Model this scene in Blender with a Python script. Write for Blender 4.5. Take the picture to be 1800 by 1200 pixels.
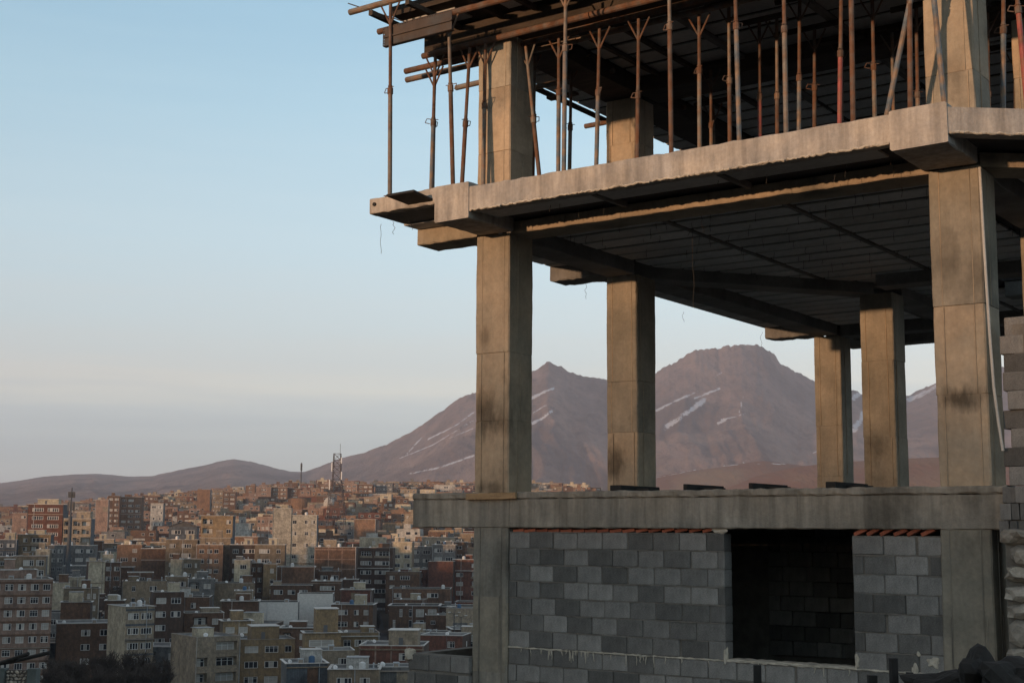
import bpy, math, random
import numpy as np
from mathutils import Vector, Matrix

for o in list(bpy.data.objects): bpy.data.objects.remove(o, do_unlink=True)
scene = bpy.context.scene
COL = scene.collection
rnd = random.Random(11)

# ------------------------------------------------------------------ camera
FPX, PITCH, ROLL = 2454.0, 0.1351, 0.0062
cam_d = bpy.data.cameras.new('camera'); cam = bpy.data.objects.new('camera', cam_d); COL.objects.link(cam)
cam_d.sensor_width = 36.0; cam_d.lens = FPX / 1800 * 36.0
cam_d.clip_start = 0.05; cam_d.clip_end = 60000
cam.matrix_world = Matrix.Rotation(math.pi / 2 + PITCH, 4, 'X') @ Matrix.Rotation(ROLL, 4, 'Z')
scene.camera = cam

# ------------------------------------------------------------------ light
SUN_EL = math.radians(2.6)
SUN_AZ = (-0.72, -0.69)                       # horizontal direction towards the sun (x, y)
_l = math.hypot(*SUN_AZ); SUN_AZ = (SUN_AZ[0] / _l, SUN_AZ[1] / _l)
sun_dir = Vector((SUN_AZ[0] * math.cos(SUN_EL), SUN_AZ[1] * math.cos(SUN_EL), math.sin(SUN_EL)))
sun_d = bpy.data.lights.new('sun', 'SUN'); sun = bpy.data.objects.new('sun', sun_d); COL.objects.link(sun)
sun_d.energy = 4.5; sun_d.angle = math.radians(1.0); sun_d.color = (1.0, 0.605, 0.35)
sun.rotation_euler = (-sun_dir).to_track_quat('-Z', 'Y').to_euler()

world = bpy.data.worlds.new('World'); scene.world = world; world.use_nodes = True
wt = world.node_tree; wt.nodes.clear()
def wn(t, **k):
    n = wt.nodes.new(t)
    for a, b in k.items(): setattr(n, a, b)
    return n
sky = wn('ShaderNodeTexSky', sky_type='NISHITA'); sky.sun_disc = False
sky.sun_elevation = SUN_EL; sky.sun_rotation = math.atan2(SUN_AZ[0], SUN_AZ[1])
sky.altitude = 1400; sky.air_density = 1.0; sky.dust_density = 1.5; sky.ozone_density = 1.5
SKY_STRENGTH, SKY_MIX = 0.12, 1.0
geo = wn('ShaderNodeTexCoord')
sep = wn('ShaderNodeSeparateXYZ'); wt.links.new(geo.outputs['Generated'], sep.inputs[0])
# dusk air: a mauve belt at the horizon, cream above it, clear pale blue higher up (same all round)
ramp = wn('ShaderNodeValToRGB')
mr = wn('ShaderNodeMapRange'); mr.inputs[1].default_value = -0.05; mr.inputs[2].default_value = 0.95
# faint streaks of high cloud bend the bands
cmap = wn('ShaderNodeMapping'); cmap.inputs['Scale'].default_value = (1.6, 1.6, 26.0)
wt.links.new(geo.outputs['Generated'], cmap.inputs[0])
cn = wn('ShaderNodeTexNoise'); cn.inputs['Scale'].default_value = 2.2; cn.inputs['Detail'].default_value = 7
cn.inputs['Roughness'].default_value = 0.62
wt.links.new(cmap.outputs[0], cn.inputs['Vector'])
cm = wn('ShaderNodeMath', operation='MULTIPLY_ADD'); cm.inputs[1].default_value = 0.05; cm.inputs[2].default_value = -0.025
wt.links.new(cn.outputs['Fac'], cm.inputs[0])
ca = wn('ShaderNodeMath', operation='ADD'); wt.links.new(sep.outputs['Z'], ca.inputs[0]); wt.links.new(cm.outputs[0], ca.inputs[1])
wt.links.new(ca.outputs[0], mr.inputs[0]); wt.links.new(mr.outputs[0], ramp.inputs[0])
def s2l(r, g, b): return tuple(((c / 255) / 12.92 if c / 255 < .04045 else ((c / 255 + .055) / 1.055) ** 2.4) for c in (r, g, b)) + (1,)
RAMP = [(-0.05, (138, 147, 170)), (0.02, (150, 160, 181)), (0.055, (168, 177, 193)), (0.085, (194, 199, 206)), (0.104, (224, 220, 213)), (0.122, (212, 217, 217)), (0.15, (206, 219, 223)),
        (0.20, (197, 220, 229)), (0.29, (172, 207, 223)), (0.38, (144, 188, 212)), (0.60, (150, 150, 150)), (0.95, (140, 137, 134))]
el = ramp.color_ramp.elements
while len(el) > 1: el.remove(el[-1])
el[0].position = 0; el[0].color = s2l(*RAMP[0][1])
for p, c in RAMP[1:]:
    e = el.new(p + 0.05); e.color = s2l(*c)
sk = wn('ShaderNodeVectorMath', operation='SCALE'); sk.inputs['Scale'].default_value = SKY_STRENGTH
wt.links.new(sky.outputs[0], sk.inputs[0])
mx = wn('ShaderNodeMixRGB', blend_type='ADD'); mx.inputs[0].default_value = 1.0
# the sky brightens gently and evenly from the west-left side to the east-right
az_m = wn('ShaderNodeMath', operation='MULTIPLY_ADD'); az_m.inputs[1].default_value = 0.34 * SKY_MIX; az_m.inputs[2].default_value = 1.04 * SKY_MIX
wt.links.new(sep.outputs['X'], az_m.inputs[0])
rs_ = wn('ShaderNodeVectorMath', operation='SCALE'); wt.links.new(ramp.outputs[0], rs_.inputs[0]); wt.links.new(az_m.outputs[0], rs_.inputs['Scale'])
wt.links.new(sk.outputs[0], mx.inputs[1]); wt.links.new(rs_.outputs[0], mx.inputs[2])
bg = wn('ShaderNodeBackground'); wt.links.new(mx.outputs[0], bg.inputs['Color']); bg.inputs['Strength'].default_value = 1.0
wo = wn('ShaderNodeOutputWorld'); wt.links.new(bg.outputs[0], wo.inputs['Surface'])

scene.view_settings.view_transform = 'Standard'; scene.view_settings.look = 'None'
scene.view_settings.exposure = 0.0; scene.view_settings.gamma = 1.0
scene.view_settings.use_curve_mapping = False
scene.render.resolution_x = 1024; scene.render.resolution_y = 682

# ------------------------------------------------------------------ pixel helpers (photo 1800x1200) to find real positions
_c, _s = math.cos(PITCH), math.sin(PITCH)
def ray(x, y):
    dx, dy = x - 900.0, y - 600.0
    cr, sr = math.cos(-ROLL), math.sin(-ROLL)
    dx, dy = cr * dx - sr * dy, sr * dx + cr * dy
    a, b = dx / FPX, -dy / FPX
    return Vector((a, _c - b * _s, _s + b * _c))
def at(x, y, D):
    r = ray(x, y); return r * (D / r.y)
def to_px(P):
    x = P[0]; yv = -P[1] * _s + P[2] * _c; z = P[1] * _c + P[2] * _s
    X, Y = FPX * x / z, -FPX * yv / z
    cr, sr = math.cos(ROLL), math.sin(ROLL)
    return 900 + cr * X - sr * Y, 600 + sr * X + cr * Y

# ------------------------------------------------------------------ objects
def link(name, data, parent=None):
    o = bpy.data.objects.new(name, data); COL.objects.link(o)
    if parent: o.parent = parent
    return o
def tag(o, label=None, cat=None, group=None, kind=None):
    if label: o['label'] = label
    if cat: o['category'] = cat
    if group: o['group'] = group
    if kind: o['kind'] = kind
    return o
def empty(name, loc=(0, 0, 0), rz=0.0):
    o = link(name, None); o.location = loc; o.rotation_euler = (0, 0, rz); o.empty_display_size = 0.2
    return o

class MB:
    """collects geometry for one mesh"""
    def __init__(s): s.v = []; s.f = []; s.m = []
    def add(s, vs, fs, mi=0):
        n = len(s.v); s.v += [tuple(p) for p in vs]
        s.f += [tuple(i + n for i in f) for f in fs]; s.m += [mi] * len(fs); return s
    def quad(s, a, b, c, d, mi=0): return s.add([a, b, c, d], [(0, 1, 2, 3)], mi)
    def box(s, x0, x1, y0, y1, z0, z1, mi=0):
        return s.add([(x0, y0, z0), (x1, y0, z0), (x1, y1, z0), (x0, y1, z0), (x0, y0, z1), (x1, y0, z1), (x1, y1, z1), (x0, y1, z1)],
                     [(3, 2, 1, 0), (4, 5, 6, 7), (0, 1, 5, 4), (1, 2, 6, 5), (2, 3, 7, 6), (3, 0, 4, 7)], mi)
    def tube(s, p, q, r0, r1=None, n=8, mi=0, caps=True):
        r1 = r0 if r1 is None else r1
        p, q = Vector(p), Vector(q); d = (q - p).normalized()
        a = d.orthogonal().normalized(); b = d.cross(a)
        vs = []
        for c, r in ((p, r0), (q, r1)):
            for i in range(n):
                t = 2 * math.pi * i / n
                vs.append(c + a * (math.cos(t) * r) + b * (math.sin(t) * r))
        fs = [(i, (i + 1) % n, n + (i + 1) % n, n + i) for i in range(n)]
        if caps: fs += [tuple(range(n - 1, -1, -1)), tuple(range(n, 2 * n))]
        return s.add(vs, fs, mi)
    def path(s, pts, r, n=6, mi=0):
        for p, q in zip(pts[:-1], pts[1:]): s.tube(p, q, r, r, n, mi)
        return s
    def prism(s, poly, z0, z1, mi=0):
        n = len(poly)
        vs = [(x, y, z0) for x, y in poly] + [(x, y, z1) for x, y in poly]
        fs = [tuple(range(n - 1, -1, -1)), tuple(range(n, 2 * n))] + [(i, (i + 1) % n, n + (i + 1) % n, n + i) for i in range(n)]
        return s.add(vs, fs, mi)
    def loft(s, axis, stations, rects, ch=0.02, jit=0.0, rn=None, mi=0):
        """chamfered rectangle swept along axis (0,1,2); rects[i]=(a0,a1,b0,b1) in the two other axes"""
        rn = rn or rnd; vs = []; k = 8
        oth = [i for i in range(3) if i != axis]
        for t, (a0, a1, b0, b1) in zip(stations, rects):
            ring = [(a0 + ch, b0), (a1 - ch, b0), (a1, b0 + ch), (a1, b1 - ch), (a1 - ch, b1), (a0 + ch, b1), (a0, b1 - ch), (a0, b0 + ch)]
            for a, b in ring:
                p = [0, 0, 0]; p[axis] = t + rn.uniform(-jit, jit) * .3
                p[oth[0]] = a + rn.uniform(-jit, jit); p[oth[1]] = b + rn.uniform(-jit, jit)
                vs.append(tuple(p))
        fs = []
        for j in range(len(stations) - 1):
            for i in range(k):
                q = (j * k + i, j * k + (i + 1) % k, (j + 1) * k + (i + 1) % k, (j + 1) * k + i)
                fs.append(q if axis != 1 else q[::-1])
        e = (len(stations) - 1) * k
        c0, c1 = tuple(range(k - 1, -1, -1)), tuple(range(e, e + k))
        if axis == 1: c0, c1 = c0[::-1], c1[::-1]
        fs += [c0, c1]
        return s.add(vs, fs, mi)
    def mesh(s, name, mats):
        me = bpy.data.meshes.new(name); me.from_pydata(s.v, [], s.f)
        for m in (mats if isinstance(mats, (list, tuple)) else [mats]): me.materials.append(m)
        if any(s.m): me.polygons.foreach_set('material_index', s.m)
        me.update(); return me
    def build(s, name, mats, parent=None): return link(name, s.mesh(name, mats), parent)

def rough_beam(x0, x1, y0, y1, z0, z1, axis, step=.12, jit=.006, ch=.015, rn=None):
    lo, hi = ((x0, x1), (y0, y1), (z0, z1))[axis]
    n = max(2, int((hi - lo) / step)); st = [lo + (hi - lo) * i / n for i in range(n + 1)]
    r = [((y0, y1, z0, z1), (x0, x1, z0, z1), (x0, x1, y0, y1))[axis]] * (n + 1)
    return MB().loft(axis, st, r, ch, jit, rn)

# ------------------------------------------------------------------ materials
def M(name, col, rough=.9, var=.25, scale=2.5, streak=0.0, stain=0.0, bump=0.0, bscale=60, orand=0.0, metal=0.0, col2=None, c2s=1.2,
      stretch=(1, 1, 1), spec=.3, fine=.12, spots=()):
    m = bpy.data.materials.new(name); m.use_nodes = True; t = m.node_tree
    b = t.nodes['Principled BSDF']; b.inputs['Roughness'].default_value = rough; b.inputs['Metallic'].default_value = metal
    b.inputs['Specular IOR Level'].default_value = spec
    tc = t.nodes.new('ShaderNodeTexCoord'); co = tc.outputs['Object']
    def noise(sc, det=5, st=(1, 1, 1), off=0.0):
        mp = t.nodes.new('ShaderNodeMapping'); mp.inputs['Scale'].default_value = st; mp.inputs['Location'].default_value = (off, off * .7, off * 1.3)
        t.links.new(co, mp.inputs[0]); n = t.nodes.new('ShaderNodeTexNoise'); n.inputs['Scale'].default_value = sc; n.inputs['Detail'].default_value = det
        n.inputs['Roughness'].default_value = .6
        t.links.new(mp.outputs[0], n.inputs['Vector']); return n.outputs['Fac']
    def rng(f, a, bb, lo, hi):
        r = t.nodes.new('ShaderNodeMapRange'); r.inputs[1].default_value = a; r.inputs[2].default_value = bb
        r.inputs[3].default_value = lo; r.inputs[4].default_value = hi; t.links.new(f, r.inputs[0]); return r.outputs[0]
    rgb = t.nodes.new('ShaderNodeRGB'); rgb.outputs[0].default_value = (*col, 1); cur = rgb.outputs[0]
    if col2:
        mixn = t.nodes.new('ShaderNodeMixRGB'); t.links.new(rng(noise(c2s, 5, stretch, 7.3), .42, .62, 0, 1), mixn.inputs[0])
        t.links.new(cur, mixn.inputs[1]); mixn.inputs[2].default_value = (*col2, 1); cur = mixn.outputs[0]
    def mul(f):
        nonlocal cur
        v = t.nodes.new('ShaderNodeVectorMath'); v.operation = 'SCALE'; t.links.new(cur, v.inputs[0]); t.links.new(f, v.inputs['Scale']); cur = v.outputs[0]
    if var: mul(rng(noise(scale, 6, stretch), .3, .7, 1 - var, 1 + var))
    if fine: mul(rng(noise(scale * 14, 3, (1, 1, 1), 3.1), .25, .75, 1 - fine, 1 + fine))
    if streak: mul(rng(noise(5.5, 4, (1.6, 1.6, .16), 1.7), .3, .68, 1 + streak * .5, 1 - streak))
    if stain: mul(rng(noise(scale * .7, 7, (1, 1, .6), 11.0), .56, .72, 1.0, 1 - stain))
    for (cx, cy, cz, rx, ry, rz_, dk) in spots:                     # damp and soot marks with a place of their own
        sb = t.nodes.new('ShaderNodeVectorMath'); sb.operation = 'SUBTRACT'; t.links.new(co, sb.inputs[0]); sb.inputs[1].default_value = (cx, cy, cz)
        dv = t.nodes.new('ShaderNodeVectorMath'); dv.operation = 'DIVIDE'; t.links.new(sb.outputs[0], dv.inputs[0]); dv.inputs[1].default_value = (rx, ry, rz_)
        ln = t.nodes.new('ShaderNodeVectorMath'); ln.operation = 'LENGTH'; t.links.new(dv.outputs[0], ln.inputs[0])
        sm_ = t.nodes.new('ShaderNodeMath'); sm_.operation = 'MULTIPLY_ADD'; t.links.new(noise(7, 6, (1.3, 1.3, .4), cx + cz), sm_.inputs[0]); sm_.inputs[1].default_value = -1.7; t.links.new(ln.outputs['Value'], sm_.inputs[2])
        mul(rng(sm_.outputs[0], -.55, .1, 1 - dk, 1.0))
    if orand:
        oi = t.nodes.new('ShaderNodeObjectInfo'); mul(rng(oi.outputs['Random'], 0, 1, 1 - orand, 1 + orand))
    t.links.new(cur, b.inputs['Base Color'])
    if bump:
        bn = t.nodes.new('ShaderNodeBump'); bn.inputs['Strength'].default_value = bump; bn.inputs['Distance'].default_value = .02
        t.links.new(noise(bscale, 5), bn.inputs['Height']); t.links.new(bn.outputs[0], b.inputs['Normal'])
    return m

SPOTS = [(.18, 0, 1.02, .26, .3, .42, .55), (.40, 0, .93, .2, .3, .25, .5), (.15, 0, 2.1, .12, .3, .2, .35), (.30, 0, .06, .3, .3, .12, .5), (6.50, 0, .93, .36, .3, .17, .72), (6.40, 0, 2.5, .2, .3, .5, .35), (.12, 3.37, .55, .25, .3, .4, .6), (2.9, 7.0, .9, .2, .3, .3, .4), (6.5, 0, 4.6, .3, .3, .3, .3)]
CONC = M('concrete', (.36, .282, .198), .92, .22, 1.3, streak=.10, stain=.5, bump=.35, bscale=45, col2=(.28, .24, .18), c2s=.9, spots=SPOTS)
CONC2 = M('concrete_grey_lift_rear_shade', (.28, .245, .19), .92, .24, 1.5, streak=.12, stain=.55, bump=.35, bscale=45, col2=(.22, .20, .16), c2s=1.1, spots=SPOTS)
CONC3 = M('concrete_pale_lift', (.395, .312, .22), .92, .22, 1.2, streak=.08, stain=.5, bump=.35, bscale=45, col2=(.30, .26, .20), c2s=1.3, spots=SPOTS)
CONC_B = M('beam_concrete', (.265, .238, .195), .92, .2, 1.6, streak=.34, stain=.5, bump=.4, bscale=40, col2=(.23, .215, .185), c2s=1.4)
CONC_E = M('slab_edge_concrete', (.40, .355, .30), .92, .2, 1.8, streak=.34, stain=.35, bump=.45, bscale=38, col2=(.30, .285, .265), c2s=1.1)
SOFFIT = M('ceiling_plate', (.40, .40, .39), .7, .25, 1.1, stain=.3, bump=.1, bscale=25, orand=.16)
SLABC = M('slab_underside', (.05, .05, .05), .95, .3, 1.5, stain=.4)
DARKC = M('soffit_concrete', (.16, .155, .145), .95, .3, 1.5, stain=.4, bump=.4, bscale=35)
BLOCK = M('cement_block', (.185, .178, .166), .95, .2, 5, stain=.3, bump=.5, bscale=70, orand=.45, fine=.25, streak=.15)
MORTAR = M('mortar', (.17, .155, .135), .97, .3, 5, bump=.6, bscale=60)
PALEM = M('pale_mortar', (.46, .415, .34), .95, .3, 8, bump=.5, bscale=50)
RED = M('red_brick', (.33, .10, .055), .9, .25, 6, stain=.3, bump=.4, bscale=60, orand=.25)
TIMBER = M('old_timber', (.30, .20, .11), .85, .3, 2.5, stain=.4, stretch=(1, 6, 6), bump=.3)
DTIMBER = M('dark_timber', (.05, .038, .028), .9, .35, 2.5, stain=.4, stretch=(1, 5, 5), bump=.3, orand=.2)
RUST = M('rusty_steel', (.115, .056, .031), .8, .4, 6, stain=.4, col2=(.11, .085, .07), c2s=9, bump=.25, bscale=80)
BLUEP = M('worn_blue_steel', (.09, .115, .135), .6, .3, 7, stain=.3, col2=(.19, .13, .085), c2s=6, bump=.2)
GREYP = M('worn_grey_steel', (.15, .135, .115), .6, .35, 7, stain=.3, col2=(.17, .10, .06), c2s=7, bump=.2)
REDP = M('worn_red_steel', (.25, .07, .06), .6, .3, 7, stain=.3, col2=(.17, .085, .05), c2s=7, bump=.2)
FORMST = M('form_steel', (.045, .046, .048), .6, .35, 3, stain=.4, col2=(.055, .038, .028), c2s=3, bump=.2)
WIRE = M('thin_wire', (.05, .045, .04), .7, 0, fine=0)
CONDUIT = M('pale_conduit', (.46, .44, .40), .6, .15, 4)
STONE = M('rubble_stone', (.42, .375, .31), .95, .3, 3.5, stain=.35, bump=.8, bscale=22, orand=.35, col2=(.25, .22, .19), c2s=2.5)
BLACKM = M('dark_iron', (.02, .019, .018), .85, .35, 6, bump=.5, bscale=18)
# ------------------------------------------------------------------ terrain
def vnoise(x, y, seed=0):
    x = np.asarray(x, float); y = np.asarray(y, float)
    xi = np.floor(x).astype(np.int64); yi = np.floor(y).astype(np.int64); xf = x - xi; yf = y - yi
    def h(a, b):
        n = (a * 374761393 + b * 668265263 + seed * 974711) & 0x7fffffff
        n = ((n ^ (n >> 13)) * 1274126177) & 0x7fffffff
        return ((n ^ (n >> 16)) & 0xffff) / 65535.0
    u = xf * xf * (3 - 2 * xf); v = yf * yf * (3 - 2 * yf)
    return (h(xi, yi) * (1 - u) + h(xi + 1, yi) * u) * (1 - v) + (h(xi, yi + 1) * (1 - u) + h(xi + 1, yi + 1) * u) * v
def fbm(x, y, o=5, seed=0, ridged=False):
    t = 0; a = .5; f = 1.0
    for i in range(o):
        n = vnoise(x * f + 13.7 * i, y * f - 7.1 * i, seed + i)
        t = t + a * ((1 - np.abs(2 * n - 1)) if ridged else n); a *= .5; f *= 2.03
    return t
PROF_D = [0, 6, 12, 20, 36, 80, 220, 280, 430, 540, 700, 900, 1100, 1250, 1400, 2000, 2600, 4000, 9000]
PROF_Z = [-1.7, -1.75, -2.3, -2.6, -5.2, -11, -28, -33.5, -31, -17, -8, 6, 21, 32, 36, 30, 26, 20, 0]
def ground_z(x, y):
    x = np.asarray(x, float); y = np.asarray(y, float)
    d = np.hypot(x, y) * .975
    z = np.interp(d, PROF_D, PROF_Z)
    az = np.degrees(np.arctan2(x, y))
    low = np.interp(az, [-60, -22, -17, -12, -8, 0, 12], [-34, -31, -21, -8, 1, 0, -2])
    z = z + low * np.interp(d, [500, 1000], [0, 1])
    z = z + (fbm(x / 90, y / 90, 3, 5) - .45) * np.interp(d, [60, 300], [0, 4])
    # an overgrown bank in the hollow below
    z = z + 5.0 * np.exp(-((x + 60) / 26) ** 2 - ((y - 212) / 20) ** 2)
    # the slope the photographer stands on: an unseen ridge sunward, its crest set to shade the low ground
    s = x * SUN_AZ[0] + y * SUN_AZ[1]
    ridge = np.interp(s, [-50, 40, 200, 330, 365, 400, 800, 9000], [-60, -8, 8, 18.2, 19.3, 18, -5, -40])
    return np.maximum(z, ridge)
def gz(x, y): return float(ground_z(x, y))

def grid_mesh(name, P, nr, nc, mat, wrap=False):
    me = bpy.data.meshes.new(name)
    idx = np.arange(nr * nc).reshape(nr, nc)
    if wrap: idx = np.concatenate([idx, idx[:, :1]], 1)
    a = idx[:-1, :-1]; b = idx[:-1, 1:]; c = idx[1:, 1:]; d = idx[1:, :-1]
    F = np.stack([a, b, c, d], -1).reshape(-1, 4)
    me.vertices.add(nr * nc); me.vertices.foreach_set('co', P.reshape(-1).astype(np.float32))
    me.loops.add(F.size); me.loops.foreach_set('vertex_index', F.reshape(-1).astype(np.int32))
    me.polygons.add(len(F)); me.polygons.foreach_set('loop_start', np.arange(0, F.size, 4, dtype=np.int32))
    me.update(calc_edges=True); me.materials.append(mat); me.validate()
    return me

azs = np.radians(np.concatenate([np.linspace(-180, -32, 90, endpoint=False), np.linspace(-32, 32, 300, endpoint=False), np.linspace(32, 180, 90, endpoint=False)]))[::-1]
rs = np.concatenate([[0.3], np.geomspace(2, 2700, 150)])
A, R_ = np.meshgrid(azs, rs)
X, Y = R_ * np.sin(A), R_ * np.cos(A)
GROUND = M('hill_earth', (.06, .047, .037), .97, .35, .05, stain=.3, col2=(.043, .037, .031), c2s=.02, bump=.3, bscale=1.5)
g = link('ground', grid_mesh('ground', np.stack([X, Y, ground_z(X, Y)], -1), len(rs), len(azs), GROUND, True)); tag(g, kind='structure')

# mountains: skyline traced as elevation angles, each range at its own distance
SKX = [-400, -150, 0, 60, 110, 170, 230, 270, 300, 350, 385, 410, 440, 480, 510, 535, 560, 600, 640, 680, 720, 760, 790, 808, 832, 870, 905, 935, 950, 962, 975, 1000, 1030, 1065, 1110,
       1150, 1170, 1185, 1205, 1230, 1270, 1285, 1302, 1330, 1350, 1362, 1370, 1378, 1400, 1430, 1470, 1505, 1545, 1575, 1610, 1645, 1700, 1800, 1950, 2200]
SKY = [842, 856, 849, 840, 834, 832, 838, 836, 829, 819, 811, 807, 811, 822, 829, 829, 821, 805, 796, 781, 761, 735, 712, 702, 693, 675, 660, 651, 646, 635, 639, 655, 665, 669, 668,
       658, 646, 634, 621, 615, 613, 608, 605, 609, 616, 622, 634, 637, 655, 670, 692, 687, 703, 703, 689, 675, 655, 640, 660, 720]
def px_angles(x, y):
    r = ray(x, y); return math.degrees(math.atan2(r.x, r.y)), r.z / math.hypot(r.x, r.y)
sk_az, sk_t = zip(*[px_angles(x, y) for x, y in zip(SKX, SKY)])
ft_az, ft_t = zip(*[px_angles(x, y) for x, y in [(900, 900), (1020, 880), (1130, 846), (1200, 830), (1290, 817), (1345, 812), (1390, 816), (1450, 822), (1560, 830), (1700, 838), (1900, 850)]])
f2_az, f2_t = zip(*[px_angles(x, y) for x, y in [(1150, 910), (1260, 865), (1330, 838), (1400, 822), (1480, 812), (1560, 807), (1650, 803), (1750, 800), (1900, 800), (2200, 830)]])
def mountain_z(az, r):
    x, y = r * np.sin(np.radians(az)), r * np.cos(np.radians(az))
    rr = np.interp(az, [-60, -14, -9, -4, 3, 10, 15, 40], [7200, 7000, 6600, 5400, 5600, 5600, 6300, 6000])   # ridge distance
    rr = rr + (fbm(az / 3.0, az * 0, 3, 40) - .45) * 500
    r0 = 2300.0
    H = np.interp(az, sk_az, sk_t, left=.02, right=.03) * rr
    H = H + (fbm(az * 2.2, az * 0 + 3.3, 4, 77) - .47) * np.clip(H, 0, 1e9) * .03
    t = np.clip((r - r0) / (rr - r0), 0, None)
    steep = np.interp(az, [-14, -6, 0, 4, 8, 14], [1.1, 1.35, 1.5, 1.55, 1.8, 1.4])
    up = np.where(t <= 1, np.clip(t, 0, 1) ** steep, np.clip(1 - (t - 1) * 1.6, -.2, 1))
    env = np.clip(t, 0, 1) * np.clip(1.02 - t, 0, 1) * 4
    spur = .6 * fbm(x / 1100 + fbm(x / 500, y / 500, 3, 9), y / 1100, 5, 21, True) + .4 * fbm(az / 1.3 + fbm(x / 700, y / 700, 4, 19) * 1.6, r / 1500, 5, 23, True)
    dtl = fbm(x / 230 + .7 * fbm(x / 300, y / 800, 3, 34), y / 620, 6, 33, True)
    rock = fbm(x / 60, y / 190, 4, 35, True)
    z = 24 + (H - 24) * up + env * H * (.16 * (spur - .62)) + np.clip(t * 3, 0, 1) * np.clip(H, 60, 900) * (.060 * (dtl - .58) + .034 * (rock - .55) * np.clip(t, 0, 1) ** 1.5) * np.clip(1.25 - t, .3, 1)
    z = z + np.clip((t - .80) * 5, 0, 1) * np.clip(1.4 - t, 0, 1) * (fbm(az * 9, az * 0 + 1.3, 5, 78, True) - .62) * np.clip(H - 260, 0, 1e9) * .10
    crag = fbm(x / 130, y / 330, 5, 61, True)
    z = z + np.clip((t - .72) * 5, 0, 1) * np.clip(1.3 - t, 0, 1) * np.clip(H - 250, 0, 600) * .24 * (crag - .60)
    # nearer rounded foothills on the right
    def hill(rc, w, taz, tt, n):
        Hh = np.interp(az, taz, tt, left=-.02, right=.0) * rc
        k = np.exp(-((r - rc) / w) ** 2)
        return -40 + (Hh + 40 + (fbm(x / 200, y / 200, 4, n) - .47) * 14) * k
    z = np.maximum(z, hill(3100, 700, ft_az, ft_t, 51)); z = np.maximum(z, hill(2350, 520, f2_az, f2_t, 52))
    return z
maz = np.linspace(-34, 36, 900)[::-1]; mr_ = np.concatenate([np.linspace(1700, 3600, 70, endpoint=False), np.linspace(3600, 8200, 240)])
A, R_ = np.meshgrid(maz, mr_)
Z = mountain_z(A, R_)
Z[0, :] -= 60
XX, YY = R_ * np.sin(np.radians(A)), R_ * np.cos(np.radians(A))
mt = bpy.data.materials.new('mountain_rock'); mt.use_nodes = True
mme = grid_mesh('mountain', np.stack([XX, YY, Z], -1), len(mr_), len(maz), mt)
# snow lying in the gullies: kept as a mask of where it lies on the slopes
ypx_c = (YY * _c + Z * _s); PXX = FPX * XX / ypx_c; PYY = -FPX * (-YY * _s + Z * _c) / ypx_c
SX = 900 + PXX - ROLL * PYY; SY = 600 + PYY + ROLL * PXX
SNOW = [([(715, 797), (742, 768)], 2), ([(700, 806), (760, 782), (833, 738)], 1.6), ([(752, 772), (800, 748), (833, 724)], 2.4), ([(720, 832), (770, 822), (800, 812), (833, 800)], 3),
        ([(790, 770), (833, 752)], 1.5), ([(934, 700), (955, 690), (973, 682)], 4), ([(934, 745), (952, 735), (970, 722)], 4), ([(936, 726), (960, 712)], 2), ([(1172, 749), (1190, 738), (1212, 722), (1236, 704)], 8),
        ([(1153, 722), (1180, 708), (1226, 688)], 3), ([(1220, 700), (1265, 683)], 3), ([(1262, 744), (1275, 737)], 4), ([(1272, 737), (1310, 727)], 2.4), ([(1300, 725), (1306, 696)], 2.2), ([(1250, 668), (1268, 655)], 2),
        ([(1500, 700), (1520, 685)], 7), ([(1500, 757), (1512, 738), (1520, 722)], 8), ([(1598, 702), (1622, 692), (1650, 676)], 7), ([(1120, 846), (1240, 822), (1310, 815), (1380, 815)], 1.1), ([(1420, 800), (1436, 793)], 2)]
snow = np.zeros_like(Z)
for pts, w in SNOW:
    for (x0, y0), (x1, y1) in zip(pts[:-1], pts[1:]):
        dx, dy = x1 - x0, y1 - y0; L2 = dx * dx + dy * dy
        tt = np.clip(((SX - x0) * dx + (SY - y0) * dy) / L2, 0, 1)
        d = np.hypot(SX - x0 - tt * dx, SY - y0 - tt * dy)
        snow = np.maximum(snow, np.clip(1.25 - d / (w * 1.0), 0, 1))
at_ = mme.attributes.new('snow', 'FLOAT', 'POINT'); at_.data.foreach_set('value', snow.reshape(-1).astype(np.float32))
gul = fbm(XX / 190 + 1.1 * fbm(XX / 260, YY / 900, 4, 71), YY / 760, 6, 72, True)
a3 = mme.attributes.new('gully', 'FLOAT', 'POINT'); a3.data.foreach_set('value', gul.reshape(-1).astype(np.float32))
near = np.exp(-((R_ - 2400) / 900) ** 2) * (A > 3)
a2 = mme.attributes.new('soil', 'FLOAT', 'POINT'); a2.data.foreach_set('value', np.clip(near * 1.3, 0, 1).reshape(-1).astype(np.float32))
t = mt.node_tree; b = t.nodes['Principled BSDF']; b.inputs['Roughness'].default_value = .95; b.inputs['Specular IOR Level'].default_value = .1
def nd(ty, **k):
    n = t.nodes.new(ty)
    for q, w in k.items(): setattr(n, q, w)
    return n
tc = nd('ShaderNodeTexCoord')
def nz(sc, det, rough=.62):
    n = nd('ShaderNodeTexNoise'); n.inputs['Scale'].default_value = sc; n.inputs['Detail'].default_value = det; n.inputs['Roughness'].default_value = rough
    t.links.new(mpn.outputs[0], n.inputs['Vector']); return n.outputs['Fac']
mpn = nd('ShaderNodeMapping'); mpn.inputs['Scale'].default_value = (1, .3, .9); t.links.new(tc.outputs['Object'], mpn.inputs[0])
def mrg(f, a, b_, lo, hi):
    n = nd('ShaderNodeMapRange'); [setattr(n.inputs[i], 'default_value', v) for i, v in ((1, a), (2, b_), (3, lo), (4, hi))]; t.links.new(f, n.inputs[0]); return n.outputs[0]
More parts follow.
